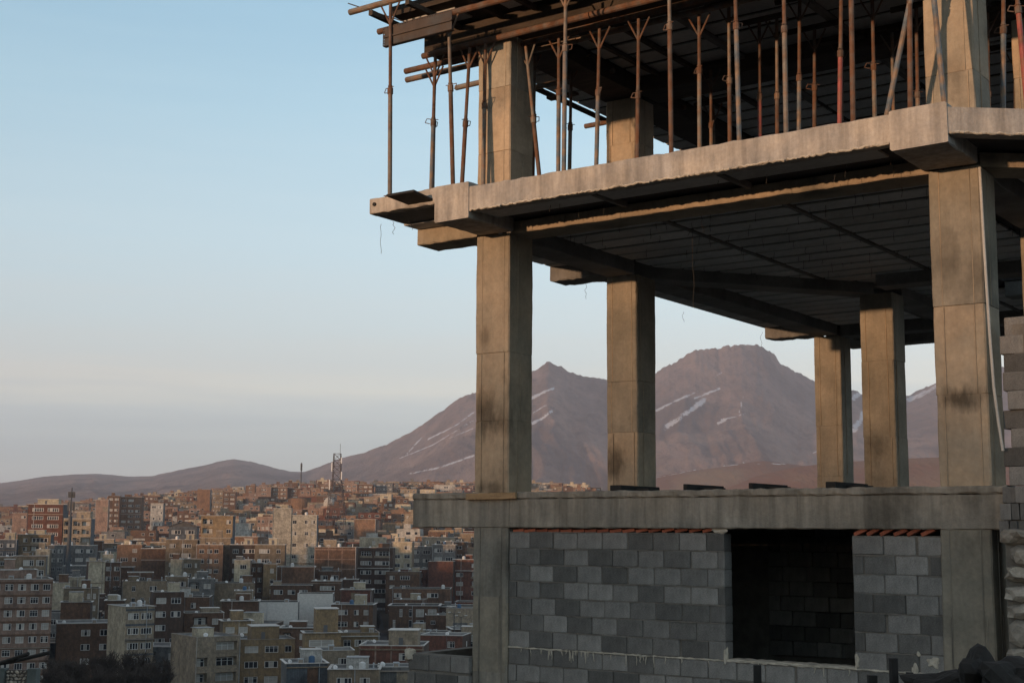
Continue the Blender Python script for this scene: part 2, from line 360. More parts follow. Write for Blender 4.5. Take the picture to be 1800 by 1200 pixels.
def mixc(f, c1, c2):
    n = nd('ShaderNodeMixRGB'); t.links.new(f, n.inputs[0])
    for i, c in ((1, c1), (2, c2)):
        if isinstance(c, tuple): n.inputs[i].default_value = (*c, 1)
        else: t.links.new(c, n.inputs[i])
    return n.outputs[0]
base = mixc(mrg(nz(.004, 8), .4, .62, 0, 1), (.30, .208, .182), (.225, .168, .158))
base = mixc(mrg(nz(.028, 9, .75), .47, .62, 0, .75), base, (.125, .098, .095))
base = mixc(mrg(nz(.09, 6, .75), .52, .66, 0, .6), base, (.32, .24, .21))
at3 = nd('ShaderNodeAttribute', attribute_name='gully'); base = mixc(mrg(at3.outputs['Fac'], .45, .68, .6, 0), base, (.115, .092, .092)); base = mixc(mrg(at3.outputs['Fac'], .72, .86, 0, .4), base, (.36, .26, .22))
at2 = nd('ShaderNodeAttribute', attribute_name='soil'); base = mixc(mrg(at2.outputs['Fac'], .1, .8, 0, 1), base, mixc(mrg(nz(.006, 6), .45, .6, 0, 1), (.20, .098, .062), (.25, .16, .10)))
at1 = nd('ShaderNodeAttribute', attribute_name='snow')
ad = nd('ShaderNodeMath', operation='MULTIPLY_ADD'); t.links.new(nz(.02, 9, .8), ad.inputs[0]); ad.inputs[1].default_value = 2.4; t.links.new(mrg(at1.outputs['Fac'], 0, 1, 0, .75), ad.inputs[2])
gate = nd('ShaderNodeMath', operation='MULTIPLY'); t.links.new(mrg(ad.outputs[0], 1.70, 1.88, 0, 1), gate.inputs[0]); t.links.new(mrg(at1.outputs['Fac'], .05, .3, 0, 1), gate.inputs[1])
base = mixc(gate.outputs[0], base, (.62, .62, .66))
t.links.new(base, b.inputs['Base Color'])
bp = nd('ShaderNodeBump'); bp.inputs['Strength'].default_value = 1.0; bp.inputs['Distance'].default_value = 22
t.links.new(nz(.018, 9, .7), bp.inputs['Height']); t.links.new(bp.outputs[0], b.inputs['Normal'])
mo = link('mountain', mme); tag(mo, kind='structure')

# ------------------------------------------------------------------ the hazy air over the valley
HAZE_DENSITY = 8.5e-5
hz = MB().box(-9000, 9000, -1500, 8600, -110, 1000).build('haze', bpy.data.materials.new('haze_air')); tag(hz, kind='stuff')
hm = hz.data.materials[0]; hm.use_nodes = True; ht = hm.node_tree; ht.nodes.clear()
pv = ht.nodes.new('ShaderNodeVolumePrincipled'); pv.inputs['Color'].default_value = (.82, .85, 1.0, 1); pv.inputs['Density'].default_value = HAZE_DENSITY
pv.inputs['Anisotropy'].default_value = 0.0
ho = ht.nodes.new('ShaderNodeOutputMaterial'); ht.links.new(pv.outputs[0], ho.inputs['Volume'])
# ------------------------------------------------------------------ the unfinished concrete building
ANG = 0.6192
O = at(834, 866, 18.7)
EU = Vector((math.cos(ANG), -math.sin(ANG), 0)); EV = Vector((math.sin(ANG), math.cos(ANG), 0)); EZ = Vector((0, 0, 1))
def W(u, v, z): return O + EU * u + EV * v + EZ * z
def onV(x, y, v):
    r = ray(x, y); t = (O.dot(EV) + v) / r.dot(EV); d = r * t - O
    return d.dot(EU), v, d.z
def local_thing(name, base):           # an Empty standing at a point given in the building's own axes
    return empty(name, W(*base), -ANG)
def local_mesh(name, mb, mats, base):
    mb.v = [(x - base[0], y - base[1], z - base[2]) for x, y, z in mb.v]
    o = mb.build(name, mats); o.location = W(*base); o.rotation_euler = (0, 0, -ANG); return o
def blob(rn, sx, sy, sz, sub=2, amp=.22):
    import bmesh
    bm = bmesh.new(); bmesh.ops.create_icosphere(bm, subdivisions=sub, radius=1)
    ph = [rn.uniform(0, 9) for _ in range(6)]
    for v in bm.verts:
        c = v.co; k = 1 + amp * (math.sin(3.1 * c.x + ph[0]) * math.sin(2.7 * c.y + ph[1]) + .6 * math.sin(5.3 * c.z + ph[2]) * math.sin(4.1 * c.x + ph[3]) + .4 * rn.uniform(-1, 1))
        m = max(abs(c.x), abs(c.y), abs(c.z)); k *= (1 + .35 * (1 / m - 1))
        v.co = Vector((c.x * sx * k, c.y * sy * k, c.z * sz * k))
    mb = MB(); bm.verts.index_update(); mb.add([v.co[:] for v in bm.verts], [[q.index for q in f.verts] for f in bm.faces]); bm.free(); return mb

B = empty('unfinished_building', O, -ANG)
tag(B, 'unfinished concrete frame building with open storeys and grey block infill wall', 'building')
CW = .55
def column(u, v, z0, z1, joints, seed, mat=CONC, w=CW):
    rn = random.Random(seed); st, rc = [], []
    zs = [z0] + [j for j in joints if z0 < j < z1] + [z1]
    for i, (a, b) in enumerate(zip(zs[:-1], zs[1:])):
        o = [rn.uniform(-.005, .005) for _ in range(4)]; n = max(3, int((b - a) / .16))
        for k in range(n + 1):
            z = a + (b - a) * k / n; g = 0
            if k == 0: z += .004
            if k == n: z -= .004
            bul = .003 * math.sin(math.pi * k / n)
            st.append(z); rc.append((u + o[0] - bul, u + w + o[1] + bul, v + o[2] - bul, v + w + o[3] + bul))
        if i < len(zs) - 2:
            st.append(b); rc.append((u + .007, u + w - .007, v + .007, v + w - .007))
    mb = MB().loft(2, st, rc, .016, .0025, rn)
    tone = [rn.choice((0, 0, 1, 2)) if v < 5 else 1 for _ in zs]  # rear columns always take the darker grey: shade put into their colour
    for fi in range((len(st) - 1) * 8):
        zc = (st[fi // 8] + st[fi // 8 + 1]) / 2; mb.m[fi] = tone[max(0, sum(1 for q in zs if q <= zc) - 1)]
    for i, (a, b) in enumerate(zip(zs[:-1], zs[1:])):                     # fins left by the shutter joints
        for s in (rn.uniform(.07, .12), rn.uniform(.43, .48)):
            mb.box(u + s, u + s + .008, v - .010, v, a + .01, b - .01)
        s = rn.uniform(.08, .3); mb.box(u + w, u + w + .010, v + s, v + s + .008, a + .01, b - .01)
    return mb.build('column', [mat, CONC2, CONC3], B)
COLS = [(0, 0, [.95, 1.86]), (0, 3.37, [1.0, 1.78]), (0, 11.35, [.62, 1.62]), (2.68, 7.0, [1.05, 2.3]), (6.25, 0, [.98, 1.95]), (6.3, 3.37, [1.0, 2.0]), (6.3, 8.4, [1.0, 2.0]), (6.3, 12.7, [1, 2]), (9.6, 4.2, [1, 2])]
for i, (u, v, j) in enumerate(COLS):
    c = column(u, v, .0, 3.47 if v == 0 else 3.42, j, 100 + i)
    if v <= 3.4: column(u, v, 3.88, 6.25, [4.55, 5.45] if u else [4.62, 5.52], 200 + i)
    if u < 9: column(u - .02, v + .015, -5.2, -.45, [-1.35, -2.3, -3.2], 300 + i, CONC_B)
# --- lower beam and floor plate
mb = rough_beam(-1.05, 6.95, 0.0, .5, -.455, -.085, 0, .1, .004, .012, random.Random(1))
t2 = rough_beam(-1.05, 6.96, -.014, .5, -.083, .004, 0, .08, .008, .018, random.Random(2)); mb.add(t2.v, t2.f)
for u in (.02, .56, 1.35, 2.6, 3.35, 4.6, 5.4, 6.25): mb.box(u, u + .012, -.005, .002, -.45, -.09)
mb.build('floor_beam', CONC_B, B)
def plates(z0, z1, u_left, vfront, name, mat):
    m = MB()
    m.prism([(u_left, vfront), (6.8, vfront), (10.6, vfront + 3.15), (10.6, 6.75), (u_left, 6.75)], z0, z1)
    m.prism([(u_left, 6.752), (4.65, 6.752), (4.65, 13.4), (u_left, 13.4)], z0, z1)
    m.prism([(4.652, 8.35), (10.6, 8.35), (10.6, 13.4), (4.652, 13.4)], z0, z1)
    return m.build(name, mat, B)
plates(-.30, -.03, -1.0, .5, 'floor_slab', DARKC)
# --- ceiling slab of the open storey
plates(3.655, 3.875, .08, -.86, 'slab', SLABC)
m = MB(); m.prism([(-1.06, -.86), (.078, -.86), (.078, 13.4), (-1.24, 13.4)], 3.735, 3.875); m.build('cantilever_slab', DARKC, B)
rn = random.Random(5)
rough_beam(.08, 6.19, -1.0, -.84, 3.565, 3.885, 0, .09, .007, .012, rn).build('slab_edge', CONC_E, B)
rough_beam(-1.075, .06, -1.0, -.84, 3.735, 3.945, 0, .08, .007, .012, rn).build('slab_edge', CONC_E, B)
mb = MB(); pts = [(6.80, -1.0), (10.6, 2.15), (10.5, 2.28), (6.70, -.86)]
mb.prism(pts, 3.58, 3.86); mb.build('slab_edge', CONC_E, B)
rough_beam(.062, .625, -1.012, -.02, 3.475, 3.955, 1, .1, .006, .014, rn).build('bracket', CONC_E, B)
rough_beam(6.19, 6.80, -1.012, -.02, 3.48, 3.915, 1, .1, .006, .014, rn).build('bracket', CONC_E, B)
mb = MB()                                                   # ragged lip of slurry under the slab edge
p = None
for i in range(150):
    u = .64 + (6.18 - .64) * i / 149; q = (u, -1.006 + rn.uniform(-.004, .004), 3.572 + rn.uniform(-.012, .010))
    if p and rn.random() < .93: mb.tube(p, q, rn.uniform(.007, .016), rn.uniform(.007, .016), 5)
    p = q
p = None
for i in range(60):
    k = i / 59; q = (6.82 + 2.2 * k, -.99 + 1.82 * k + rn.uniform(-.004, .004), 3.588 + rn.uniform(-.012, .012))
    if p: mb.tube(p, q, rn.uniform(.007, .015), rn.uniform(.007, .015), 5)
    p = q
tag(mb.build('slurry_lip', PALEM, B), kind='stuff')
# --- drop beams
rough_beam(-1.05, 0.0, 0.0, .5, 3.475, 3.733, 0, .1, .006, .014, rn).build('beam', CONC, B)
rough_beam(.55, 6.25, 0.02, .5, 3.455, 3.618, 0, .12, .005, .012, rn).build('beam', CONC, B)
mb = MB(); mb.prism([(6.80, .06), (10.4, 3.04), (10.1, 3.4), (6.5, .42)], 3.46, 3.618); mb.build('beam', CONC, B)
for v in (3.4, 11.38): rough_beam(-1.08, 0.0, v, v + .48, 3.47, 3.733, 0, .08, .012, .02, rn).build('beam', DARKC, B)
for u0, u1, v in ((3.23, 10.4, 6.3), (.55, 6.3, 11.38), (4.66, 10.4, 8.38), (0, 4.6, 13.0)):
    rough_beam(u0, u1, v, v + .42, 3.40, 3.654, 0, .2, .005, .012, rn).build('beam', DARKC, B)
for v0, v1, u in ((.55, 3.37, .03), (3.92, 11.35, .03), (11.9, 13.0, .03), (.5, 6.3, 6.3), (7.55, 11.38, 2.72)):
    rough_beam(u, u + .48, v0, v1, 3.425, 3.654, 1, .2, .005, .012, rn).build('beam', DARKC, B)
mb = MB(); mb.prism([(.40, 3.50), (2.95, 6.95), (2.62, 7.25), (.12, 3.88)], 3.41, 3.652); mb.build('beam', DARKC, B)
# --- ceiling plates between joists, laid in rows with open joints
pm = {}
def plate_mesh(L, wd):
    k = (round(L, 2), round(wd, 2))
    if k not in pm:
        pm[k] = MB().loft(0, [0, L], [(0, wd, 0, .026)] * 2, .008, 0).mesh('ceiling_plate', SOFFIT)
    return pm[k]
segs = [(.62, 2.30), (2.42, 4.02), (4.14, 5.95), (6.85, 8.6)]
v = -.80
while v < 12.9:
    for (a, b) in segs:
        if a > 6.5 and v < 1.0: continue
        if b > 4.6 and 6.3 < v < 8.5: continue
        if any(abs(v + .2 - w0) < .42 for w0 in (.25, 11.6)): continue
        o = link('ceiling_plate', plate_mesh(b - a, .405), B); o.location = (a, v + rnd.uniform(-.012, .012), 3.588 + rnd.uniform(-.004, .004)); o.rotation_euler = (0, 0, rnd.uniform(-.004, .004))
    if v > -.5:
        o = link('ceiling_plate', plate_mesh(.95, .43), B); o.location = (-1.05, v, 3.703 + rnd.uniform(-.004, .004))
    v += .5
for u in (2.33, 4.05, 7.9):
    for v0, v1 in ((-.8, 0.0), (.52, 6.28), (8.9, 11.3)):
        rough_beam(u, u + .06, v0, v1, 3.57, 3.652, 1, .25, .003, .008, rn).build('ceiling_rib', DARKC, B)
mb = MB()
for i in range(120):
    u, v = rn.uniform(.6, 6.2), rn.uniform(-.6, 6); L = rn.uniform(.04, .16)
    x, y, z = u, v, 3.59; pts = [(x, y, z)]
    for k in range(3): x += rn.uniform(-.012, .012); y += rn.uniform(-.012, .012); z -= L / 3; pts.append((x, y, z))
    mb.path(pts, .003, 4)
for u, v, L in ((2.6, 1.3, 1.15), (-.93, -.92, .42), (-.7, -.95, .18), (-.45, -.9, .15), (.1, 4.2, .3), (.6, 3.2, .5), (-1.1, 4.5, .25), (-1.1, 11.3, .3), (3.0, 0.8, .3), (-1.15, 8, .2)):
    x, y, z = u, v, 3.6; pts = [(x, y, z)]
    for k in range(8): x += rn.uniform(-.02, .02); y += rn.uniform(-.02, .02); z -= L / 8; pts.append((x, y, z))
    mb.path(pts, .0028, 4)
tag(mb.build('tie_wires', WIRE, B), kind='stuff')
# rusty bar stub in the slab corner, the black board caught under the cantilever, small fixings
mb = MB(); mb.tube((-.98, -1.02, 3.86), (-.98, -.95, 3.86), .028, n=8); mb.build('pipe_sleeve', BLACKM, B)
mb = MB(); mb.loft(1, [-1.3, -.9], [(-.52, -.05, 3.845, 3.875), (-.35, .05, 3.75, 3.78)], .004); mb.build('form_board', BLACKM, B)

# --- blocks
def block_mesh(L, H, D, seed):
    r = random.Random(seed); e = .007
    return MB().loft(0, [0, e, L * .5, L - e, L], [(e, D - e, e, H - e), (0, D, 0, H), (-.002, D, 0, H + .001), (0, D, 0, H), (e, D - e, e, H - e)], .006, .0028, r).mesh('block', BLOCK)
BL, BH, BP = .354, .199, .209
BM_ = [block_mesh(BL, BH, .19, 900 + i) for i in range(6)]
def lay_blocks(parent, u0, u1, ztop, rows, v, seed, pitch=BP, skip=None, name='block'):
    r = random.Random(seed)
    for k in range(rows):
        z = ztop - pitch * (k + 1) + .005
        a = u0; first = True
        while a < u1 - .02:
            L = BL + r.uniform(-.004, .004)
            if first:
                L = (BL * r.choice((.33, .5, .62)) if k % 2 else BL * r.choice((1, 1, .9))); first = False
            L = min(L, u1 - a)
            if u1 - (a + L) < .07: L = u1 - a
            if not (skip and skip(a + L / 2, z + .1)) and L > .03:
                o = link(name, BM_[r.randrange(6)], parent)
                o.location = (a, v + r.uniform(-.007, .007), z + r.uniform(-.003, .003)); o.scale = (L / BL, 1, 1)
                o.rotation_euler = (r.uniform(-.006, .006), r.uniform(-.006, .006), r.uniform(-.01, .01))
            a += L + r.uniform(.007, .013) + (.02 if r.random() < .08 else 0)
VB = .045
ZT0 = -.512
IW = link('infill_wall', MB().box(.54, 3.64, VB + .014, VB + .19, -3.6, ZT0).box(5.245, 6.26, VB + .014, VB + .19, -3.6, ZT0 - .015).box(3.642, 5.243, VB + .014, VB + .19, -3.6, -1.985).mesh('infill_wall', MORTAR), B)
lay_blocks(IW, .545, 3.655, ZT0, 7, VB, 21)
lay_blocks(IW, 5.235, 6.265, ZT0 - .02, 7, VB, 22)
lay_blocks(IW, .545, 6.265, ZT0 - 7 * BP - .012, 5, VB, 24)
for (a, b, zt_, rows) in ((.545, 3.655, ZT0, 7), (5.235, 6.265, ZT0 - .02, 7), (.545, 6.265, ZT0 - 7 * BP - .012, 5)):
    for k in range(rows + 1):
        z = zt_ - BP * k
        n = int((b - a) / .045); st = [a + (b - a) * i / n for i in range(n + 1)]; rc = []
        for q in st:
            e = rn.uniform(-.004, .007) + .006 * math.sin(q * 5 + k); hh = rn.uniform(.004, .011); rc.append((VB - .001 - e, VB + .03, z - hh - .002, z + hh * .6))
        MB().loft(0, st, rc, .002, .0015, rn).build('mortar_bed', MORTAR, IW)
# inside of the lower room
RW = link('room_wall', MB().box(.6, 6.3, 4.02, 4.1, -3.6, -.31).mesh('room_wall', MORTAR), B)
lay_blocks(RW, 2.4, 6.28, -.35, 9, 3.90, 31)
for u in (.50, 6.28): link('room_side_wall', MB().box(u, u + .12, .6 if u > 1 else .56, 4.02, -3.6, -.31).mesh('room_side_wall', MORTAR), B)
# sill, pale mortar joint and its runs
mb = rough_beam(.54, 6.27, VB - .012, VB + .02, ZT0 - 7 * BP - .016, ZT0 - 7 * BP + .004, 0, .05, .006, .006, rn)
mb2 = rough_beam(3.66, 5.23, VB - .006, VB + .2, ZT0 - 7 * BP - .004, ZT0 - 7 * BP + .016, 0, .06, .006, .006, rn); mb.add(mb2.v, mb2.f)
for i in range(46):
    u = rn.choice([rn.uniform(.7, 2.6), rn.uniform(.7, 2.6), rn.uniform(2.6, 6.2)]); L = rn.uniform(.02, .2) ** 1.15; w = rn.uniform(.005, .014)
    z0 = ZT0 - 7 * BP; x = u
    for k in range(4):
        nx = x + rn.uniform(-.008, .008)
        mb.tube((x, VB - .004, z0 - L * k / 4), (nx, VB - .004, z0 - L * (k + 1) / 4), w * (1 - k * .18), w * (1 - (k + 1) * .18), 5); x = nx
mb.build('mortar_runs', PALEM, IW)
for (u, z, sx, sz) in ((3.60, -.475, .11, .05), (3.66, -1.93, .03, .11), (5.26, -1.90, .03, .10), (6.1, -1.86, .07, .07), (5.9, -2.0, .05, .12), (6.22, -2.02, .10, .10), (5.95, -1.78, .03, .03)):
    o = blob(rn, sx * .8, .022, sz * .8, 3, .3).build('mortar_lump', PALEM, IW); o.location = (u, VB + .004, z)
# red bricks wedged under the beam
brk = MB().loft(0, [0, .2], [(0, .1, 0, .052)] * 2, .004, .002, rn).mesh('brick', RED)
u = .6
while u < 3.5:
    o = link('brick', brk, IW); k = max(0, (u - 1.6) / 2)
    o.location = (u, VB + .0 + rn.uniform(-.006, .01), ZT0 + .004 - .012 * (1 - k)); o.rotation_euler = (0, -rn.uniform(.05, .1) - .2 * min(k, 1), rn.uniform(-.05, .05)); o.scale = (.85, 1, .75)
    u += .185
u = 5.27
while u < 6.16:
    o = link('brick', brk, IW); o.location = (u, VB - .01 + rn.uniform(-.006, .006), ZT0 - .024); o.rotation_euler = (0, -rn.uniform(.36, .5), rn.uniform(-.06, .06)); o.scale = (.78, 1, .85); u += .152
# ---------------------------------------------------------------- things on and beside the building
o = local_mesh('timber_plank', MB().loft(0, [-.10, .2, .45, .71], [(-.062, -.02, -.095, -.008), (-.065, -.02, -.09, -.004), (-.064, -.02, -.088, -.002), (-.06, -.02, -.083, .0)], .006, .002, rn), TIMBER, (-.1, -.06, -.095))
tag(o, 'short orange-brown timber plank fixed across the foot of the front left column', 'plank')
for i, u in enumerate((1.93, 2.98, 3.86, 4.83)):
    w = (.16, .05, .05, .12)[i]
    mb = MB().loft(1, [.3, 1.25], [(u, u + w, .003, .085), (u + .02, u + w + .02, .003, .085)], .006).box(u + .01, u + w + .22, .62, .9, .003, .05)
    o = local_mesh('steel_form', mb, BLACKM, (u, .3, 0))
    tag(o, ['dark steel form lying on the floor at the second column from the left', 'dark steel form on the floor, left of the two in the open bay',
            'dark steel form on the floor, right of the two in the open bay', 'dark steel form lying at the foot of the thin far column'][i], 'steel form', 'steel forms left on the open floor')
# white conduit down the right column
mb = MB(); pts = [onV(x, y, -.03) for x, y in ((1722, 294), (1728, 400), (1734, 500), (1740, 590), (1747, 680), (1755, 740), (1763, 792))]
mb.path(pts, .016, 8)
o = local_mesh('conduit_pipe', mb, CONDUIT, (6.9, -.03, .4)); tag(o, 'thin pale conduit pipe hanging down the front right column', 'pipe')
# toothed block wall at the right edge
T = local_thing('toothed_block_wall', (6.93, .05, .005)); tag(T, 'grey block wall with toothed end stacked beside the front right column', 'wall')
r = random.Random(77)
for k in range(9):
    a = [.05, .0, .08, .0, .07, .03, .03, .0, .05][k]; z = .198 * k
    while a < 1.5:
        o = link('block', BM_[r.randrange(6)], T); L = r.choice((.354, .354, .25)); o.location = (a, r.uniform(-.03, .03), z); o.scale = (L / BL, 1, .985); o.rotation_euler = (0, 0, r.uniform(-.05, .05)); a += L + .008
MB().box(.14, 1.5, .02, .17, 0, 1.70).build('mortar', MORTAR, T)
# low block wall left of the building
T = local_thing('low_block_wall', (-1.06, -.05, -4.2)); tag(T, 'low grey block wall at the foot of the front left column', 'wall')
MB().box(.01, 1.02, .02, .18, 0, 2.06).box(.01, .17, .19, 1.9, 0, 2.06).build('mortar', MORTAR, T)
lay_blocks(T, .0, 1.03, 2.08, 6, 0, 78, pitch=.235)
o = blob(r, .06, .08, .09, 2, .35).build('mortar_lump', PALEM, T); o.location = (.02, .03, 2.04)
# rubble stone wall right of the lower column
T = local_thing('rubble_wall', (6.90, -.12, -3.4)); tag(T, 'rough rubble stone wall beside the lower right column', 'wall')
MB().box(.04, 2.2, .06, .6, 0, 3.36).build('mortar', MORTAR, T)
z = .2; stones = [blob(r, .15, .12, .10, 2, .25).mesh('stone', STONE) for _ in range(7)]
row = 0
while z < 2.85:
    a = .02 + r.uniform(0, .08); h = r.uniform(.085, .15)
    while a < 1.6:
        s = r.uniform(.75, 1.35); o = link('stone', stones[r.randrange(7)], T); o.location = (a + .12 * s, .02 + r.uniform(-.03, .05), z + h)
        o.scale = (s * .95, 1, h / .115); o.rotation_euler = (r.uniform(-.3, .3), r.uniform(-.4, .4), r.uniform(-.6, .6)); a += .27 * s
    z += 2 * h * .98; row += 1
z = 2.87
for k in range(3):
    a = .0 + .02 * k
    while a < 1.3:
        w = r.uniform(.05, .14); o = link('block', BM_[r.randrange(6)], T); o.location = (a, .0 + r.uniform(-.02, .02), z + .175 * k); o.scale = (w / BL, 1, .84); o.rotation_euler = (0, r.uniform(-.05, .05), 0); a += w + .008
# dark stakes and scrap near the camera, bottom right
def near(x, y, D): return at(x, y, D)
for i, (x, yt, D, w, lab) in enumerate(((1331, 1168, 8.0, .045, 'dark stake standing alone in front of the block wall below the opening'), (1571, 1156, 7.5, .042, 'tallest dark stake near the lower right column'),
                                       (1533, 1186, 7.5, .05, 'short dark stake left of the tallest stake'), (1599, 1181, 7.4, .04, 'short dark stake right of the tallest stake'))):
    p = near(x, yt, D); g0 = gz(p.x, p.y) - .15; h = p.z - g0
    o = MB().loft(2, [0, h * .5, h], [(-w / 2, w / 2, -w / 2, w / 2), (-w / 2, w / 2 * 1.1, -w / 2, w / 2), (-w / 2 * .9, w / 2 * .9, -w / 2, w / 2)], .004, .003, r).build('stake', BLACKM)
    o.location = (p.x, p.y, g0); o.rotation_euler = (0, 0, r.uniform(-.4, .4)); tag(o, lab, 'stake')
for i, (x, y, D, s, lab) in enumerate(((1722, 1196, 6.8, (.10, .12, .12), 'dark pointed rock at the bottom right corner'), (1772, 1196, 6.6, (.15, .12, .09), 'dark rounded rock in the bottom right corner'), (1660, 1204, 7.2, (.18, .1, .06), 'flat dark slab of scrap left of the dark rocks'))):
    p = near(x, y, D); g0 = gz(p.x, p.y)
    mb = blob(r, *s, 3, .3); o = mb.build('rock', BLACKM); o.location = p; tag(o, lab, 'rock')
    hq = p.z - g0; q = blob(r, s[0] * 1.7, s[1] * 1.6, hq * .40, 3, .15).build('rock', BLACKM); q.location = (p.x, p.y + .05, g0 + hq * .42)
    tag(q, ('boulder under the dark pointed rock', 'boulder under the dark rounded rock', 'boulder under the flat scrap slab')[i], 'rock')

# ---------------------------------------------------------------- formwork of the next slab
FW = local_thing('formwork', (0, 0, 6.2)); FW.location = W(0, 0, 0)
tag(FW, 'rusty steel and timber formwork deck carried on props above the upper storey', 'formwork')
LED = [(-.96, 6.70, -1.55, 1.2), (-.72, 6.42, -1.22, 7.4), (-.1, 6.185, -.92, 7.2), (.27, 6.185, -1.55, 7.2), (.62, 6.20, -1.82, 7.0), (1.0, 6.42, -.6, 6.8), (1.42, 6.42, .2, 6.8), (1.87, 6.42, -1.85, 6.6), (2.55, 6.42, -.9, 6.4), (3.25, 6.42, .7, 6.4), (4.8, 6.42, -1.3, 6.4)]
DEEP = [(q[0], q[1]) for q in ((0.26, 1.0), (.32, 1.87), (1.92, 3.25), (1.16, 4.8), (3.35, 1.0), (3.37, 1.87), (3.63, 2.55), (4.16, 1.42), (3.88, 2.55), (3.99, 3.25), (4.97, 1.42), (4.72, 3.25), (5.31, 2.55), (6.03, 3.25), (5.95, 4.8))]
for u, v in DEEP: MB().tube((u - .34, v, 6.42), (u + .34, v, 6.42), .043, n=8).build('head_tube', DTIMBER, FW); 
for k_, (v, z, a, b) in enumerate(LED):
    if v > .9: b = .55 if a < 0 else a
    if b - a < .3: continue
    mb = MB(); n = max(1, int((b - a) / 2.3))
    for k in range(n):
        u0 = a + (b - a) * k / n - (.12 if k else 0); u1 = a + (b - a) * (k + 1) / n + .1; dz = .012 * (k % 2)
        mb.tube((u0, v + .02 * (k % 2), z + dz), (u1, v - .01 * (k % 2), z + dz + rn.uniform(-.01, .01)), .043, n=10)
    mb.build('ledger_tube', RUST if rn.random() < .6 else GREYP, FW)
u = -1.0
while u < 7.4:
    for v0, v1 in (((-1.15, -.06), (.66, 5.6)) if u < 2.2 else ((-1.15, -.06),)):
        o = rough_beam(u, u + .07, v0 + rn.uniform(-.1, .05), v1, 6.466, 6.535, 1, .5, .004, .006, rn).build('joist', DTIMBER, FW)
    u += rn.uniform(.55, .8)
v = -1.05
while v < 8:
    for (a, b) in (((-.9, .0),) if v > -.8 else ()) + ((.62, 2.35), (2.45, 4.05), (4.15, 5.95), (6.05, 7.6)):
        if -.45 < v < .6 and a < 6: continue
        o = link('ceiling_plate', plate_mesh(b - a, .405), FW); o.location = (a, v + rnd.uniform(-.012, .012), 6.54 + rnd.uniform(-.005, .005)); o.rotation_euler = (0, 0, rnd.uniform(-.005, .005))
    v += .5
MB().box(-.95, 7.7, -.75, 8.6, 6.58, 6.72).build('deck', DTIMBER, FW)
rough_beam(-.95, 7.4, -.04, .6, 6.25, 6.53, 0, .3, .006, .01, rn).build('beam_box', DTIMBER, FW)
rough_beam(-.05, .60, .62, 8.4, 6.27, 6.53, 1, .3, .006, .01, rn).build('beam_box', DTIMBER, FW)
rough_beam(.62, 7.4, 3.3, 3.95, 6.27, 6.53, 0, .3, .006, .01, rn).build('beam_box', DTIMBER, FW)
for u in (2.36, 4.06, 5.97): rough_beam(u, u + .1, -1.05, 6.0, 6.46, 6.535, 1, .4, .004, .01, rn).build('soffit_rib', DARKC, FW)
def perforated(x0, x1, z0, z1, nx, nz):        # steel shutter with a row of bolt holes along its flanges
    mb = MB(); y0, y1 = -.935, -.925; s = .035
    mb.box(x0 + s, x1, y0, y1, z0, z1 - s); mb.box(x0, x0 + s, y0 - .001, y1, z0, z0 + .012)
    k = 0; z = z0 + .012
    while z < z1 - .001:
        z2 = min(z + .018, z1)
        if k % 2: mb.box(x0, x0 + s, y0 - .001, y1, z, z2)
        else: mb.box(x0, x0 + .009, y0 - .001, y1, z, z2); mb.box(x0 + .026, x0 + s, y0 - .001, y1, z, z2)
        z = z2; k += 1
    x = x0 + s; k = 0
    while x < x1 - .001:
        x2 = min(x + .022, x1)
        if k % 2: mb.box(x, x2, y0 - .001, y1, z1 - s, z1)
        else: mb.box(x, x2, y0 - .001, y1, z1 - s, z1 - .026); mb.box(x, x2, y0 - .001, y1, z1 - .009, z1)
        x = x2; k += 1
    mb.box(x0 + s, x1, y0 - .02, y0, z0 + .11, z0 + .125)
    mb.box(x0, x1, y1, y1 + .06, z0 - .004, z0)
    return mb
perforated(-.95, .25, 6.09, 6.36, 0, 0).build('shutter_panel', FORMST, FW)
MB().tube((-1.55, -1.0, 6.82), (-.6, -.9, 6.38), .008, n=5).build('tie_bar', WIRE, FW)
rough_beam(-.35, .15, 2.2, 2.34, 6.06, 6.10, 0, .2, .003, .006, rn).build('loose_board', DTIMBER, FW).rotation_euler = (0, 0, 0)

# ---------------------------------------------------------------- steel props
PROPS = [(-0.75, -0.96, -0.80), (-0.74, -0.1, -0.69), (-1.01, 0.27, -1.00), (0.14, -0.72, 0.03), (-0.21, -.1, -0.08), (0.17, -0.1, 0.19), (0.89, 0.27, 0.61), (0.22, 1.0, 0.26), (1.15, 0.27, 1.16),
         (1.89, -0.72, 1.92), (0.27, 1.87, 0.32), (1.74, 0.27, 1.81), (2.37, 0.27, 2.41), (3.42, -0.72, 3.41), (3.09, 0.62, 3.11), (1.90, 3.05, 1.92), (1.17, 4.80, 1.16), (3.33, 1.00, 3.35), (4.31, -0.72, 4.28),
         (3.34, 1.87, 3.37), (4.89, -0.72, 4.90), (3.59, 2.15, 3.63), (4.09, 1.42, 4.16), (3.82, 2.69, 3.88), (5.11, 0.27, 5.20), (3.92, 3.25, 3.99), (5.68, -0.72, 5.71), (4.95, 1.65, 4.97), (6.04, -0.72, 6.65),
         (4.69, 3.25, 4.72), (6.32, -0.72, 6.38), (5.27, 2.62, 5.31), (6.70, -0.75, 6.55), (5.97, 3.25, 6.03), (6.90, 0.62, 7.00), (5.88, 4.80, 5.95), (7.28, 0.27, 7.18)]
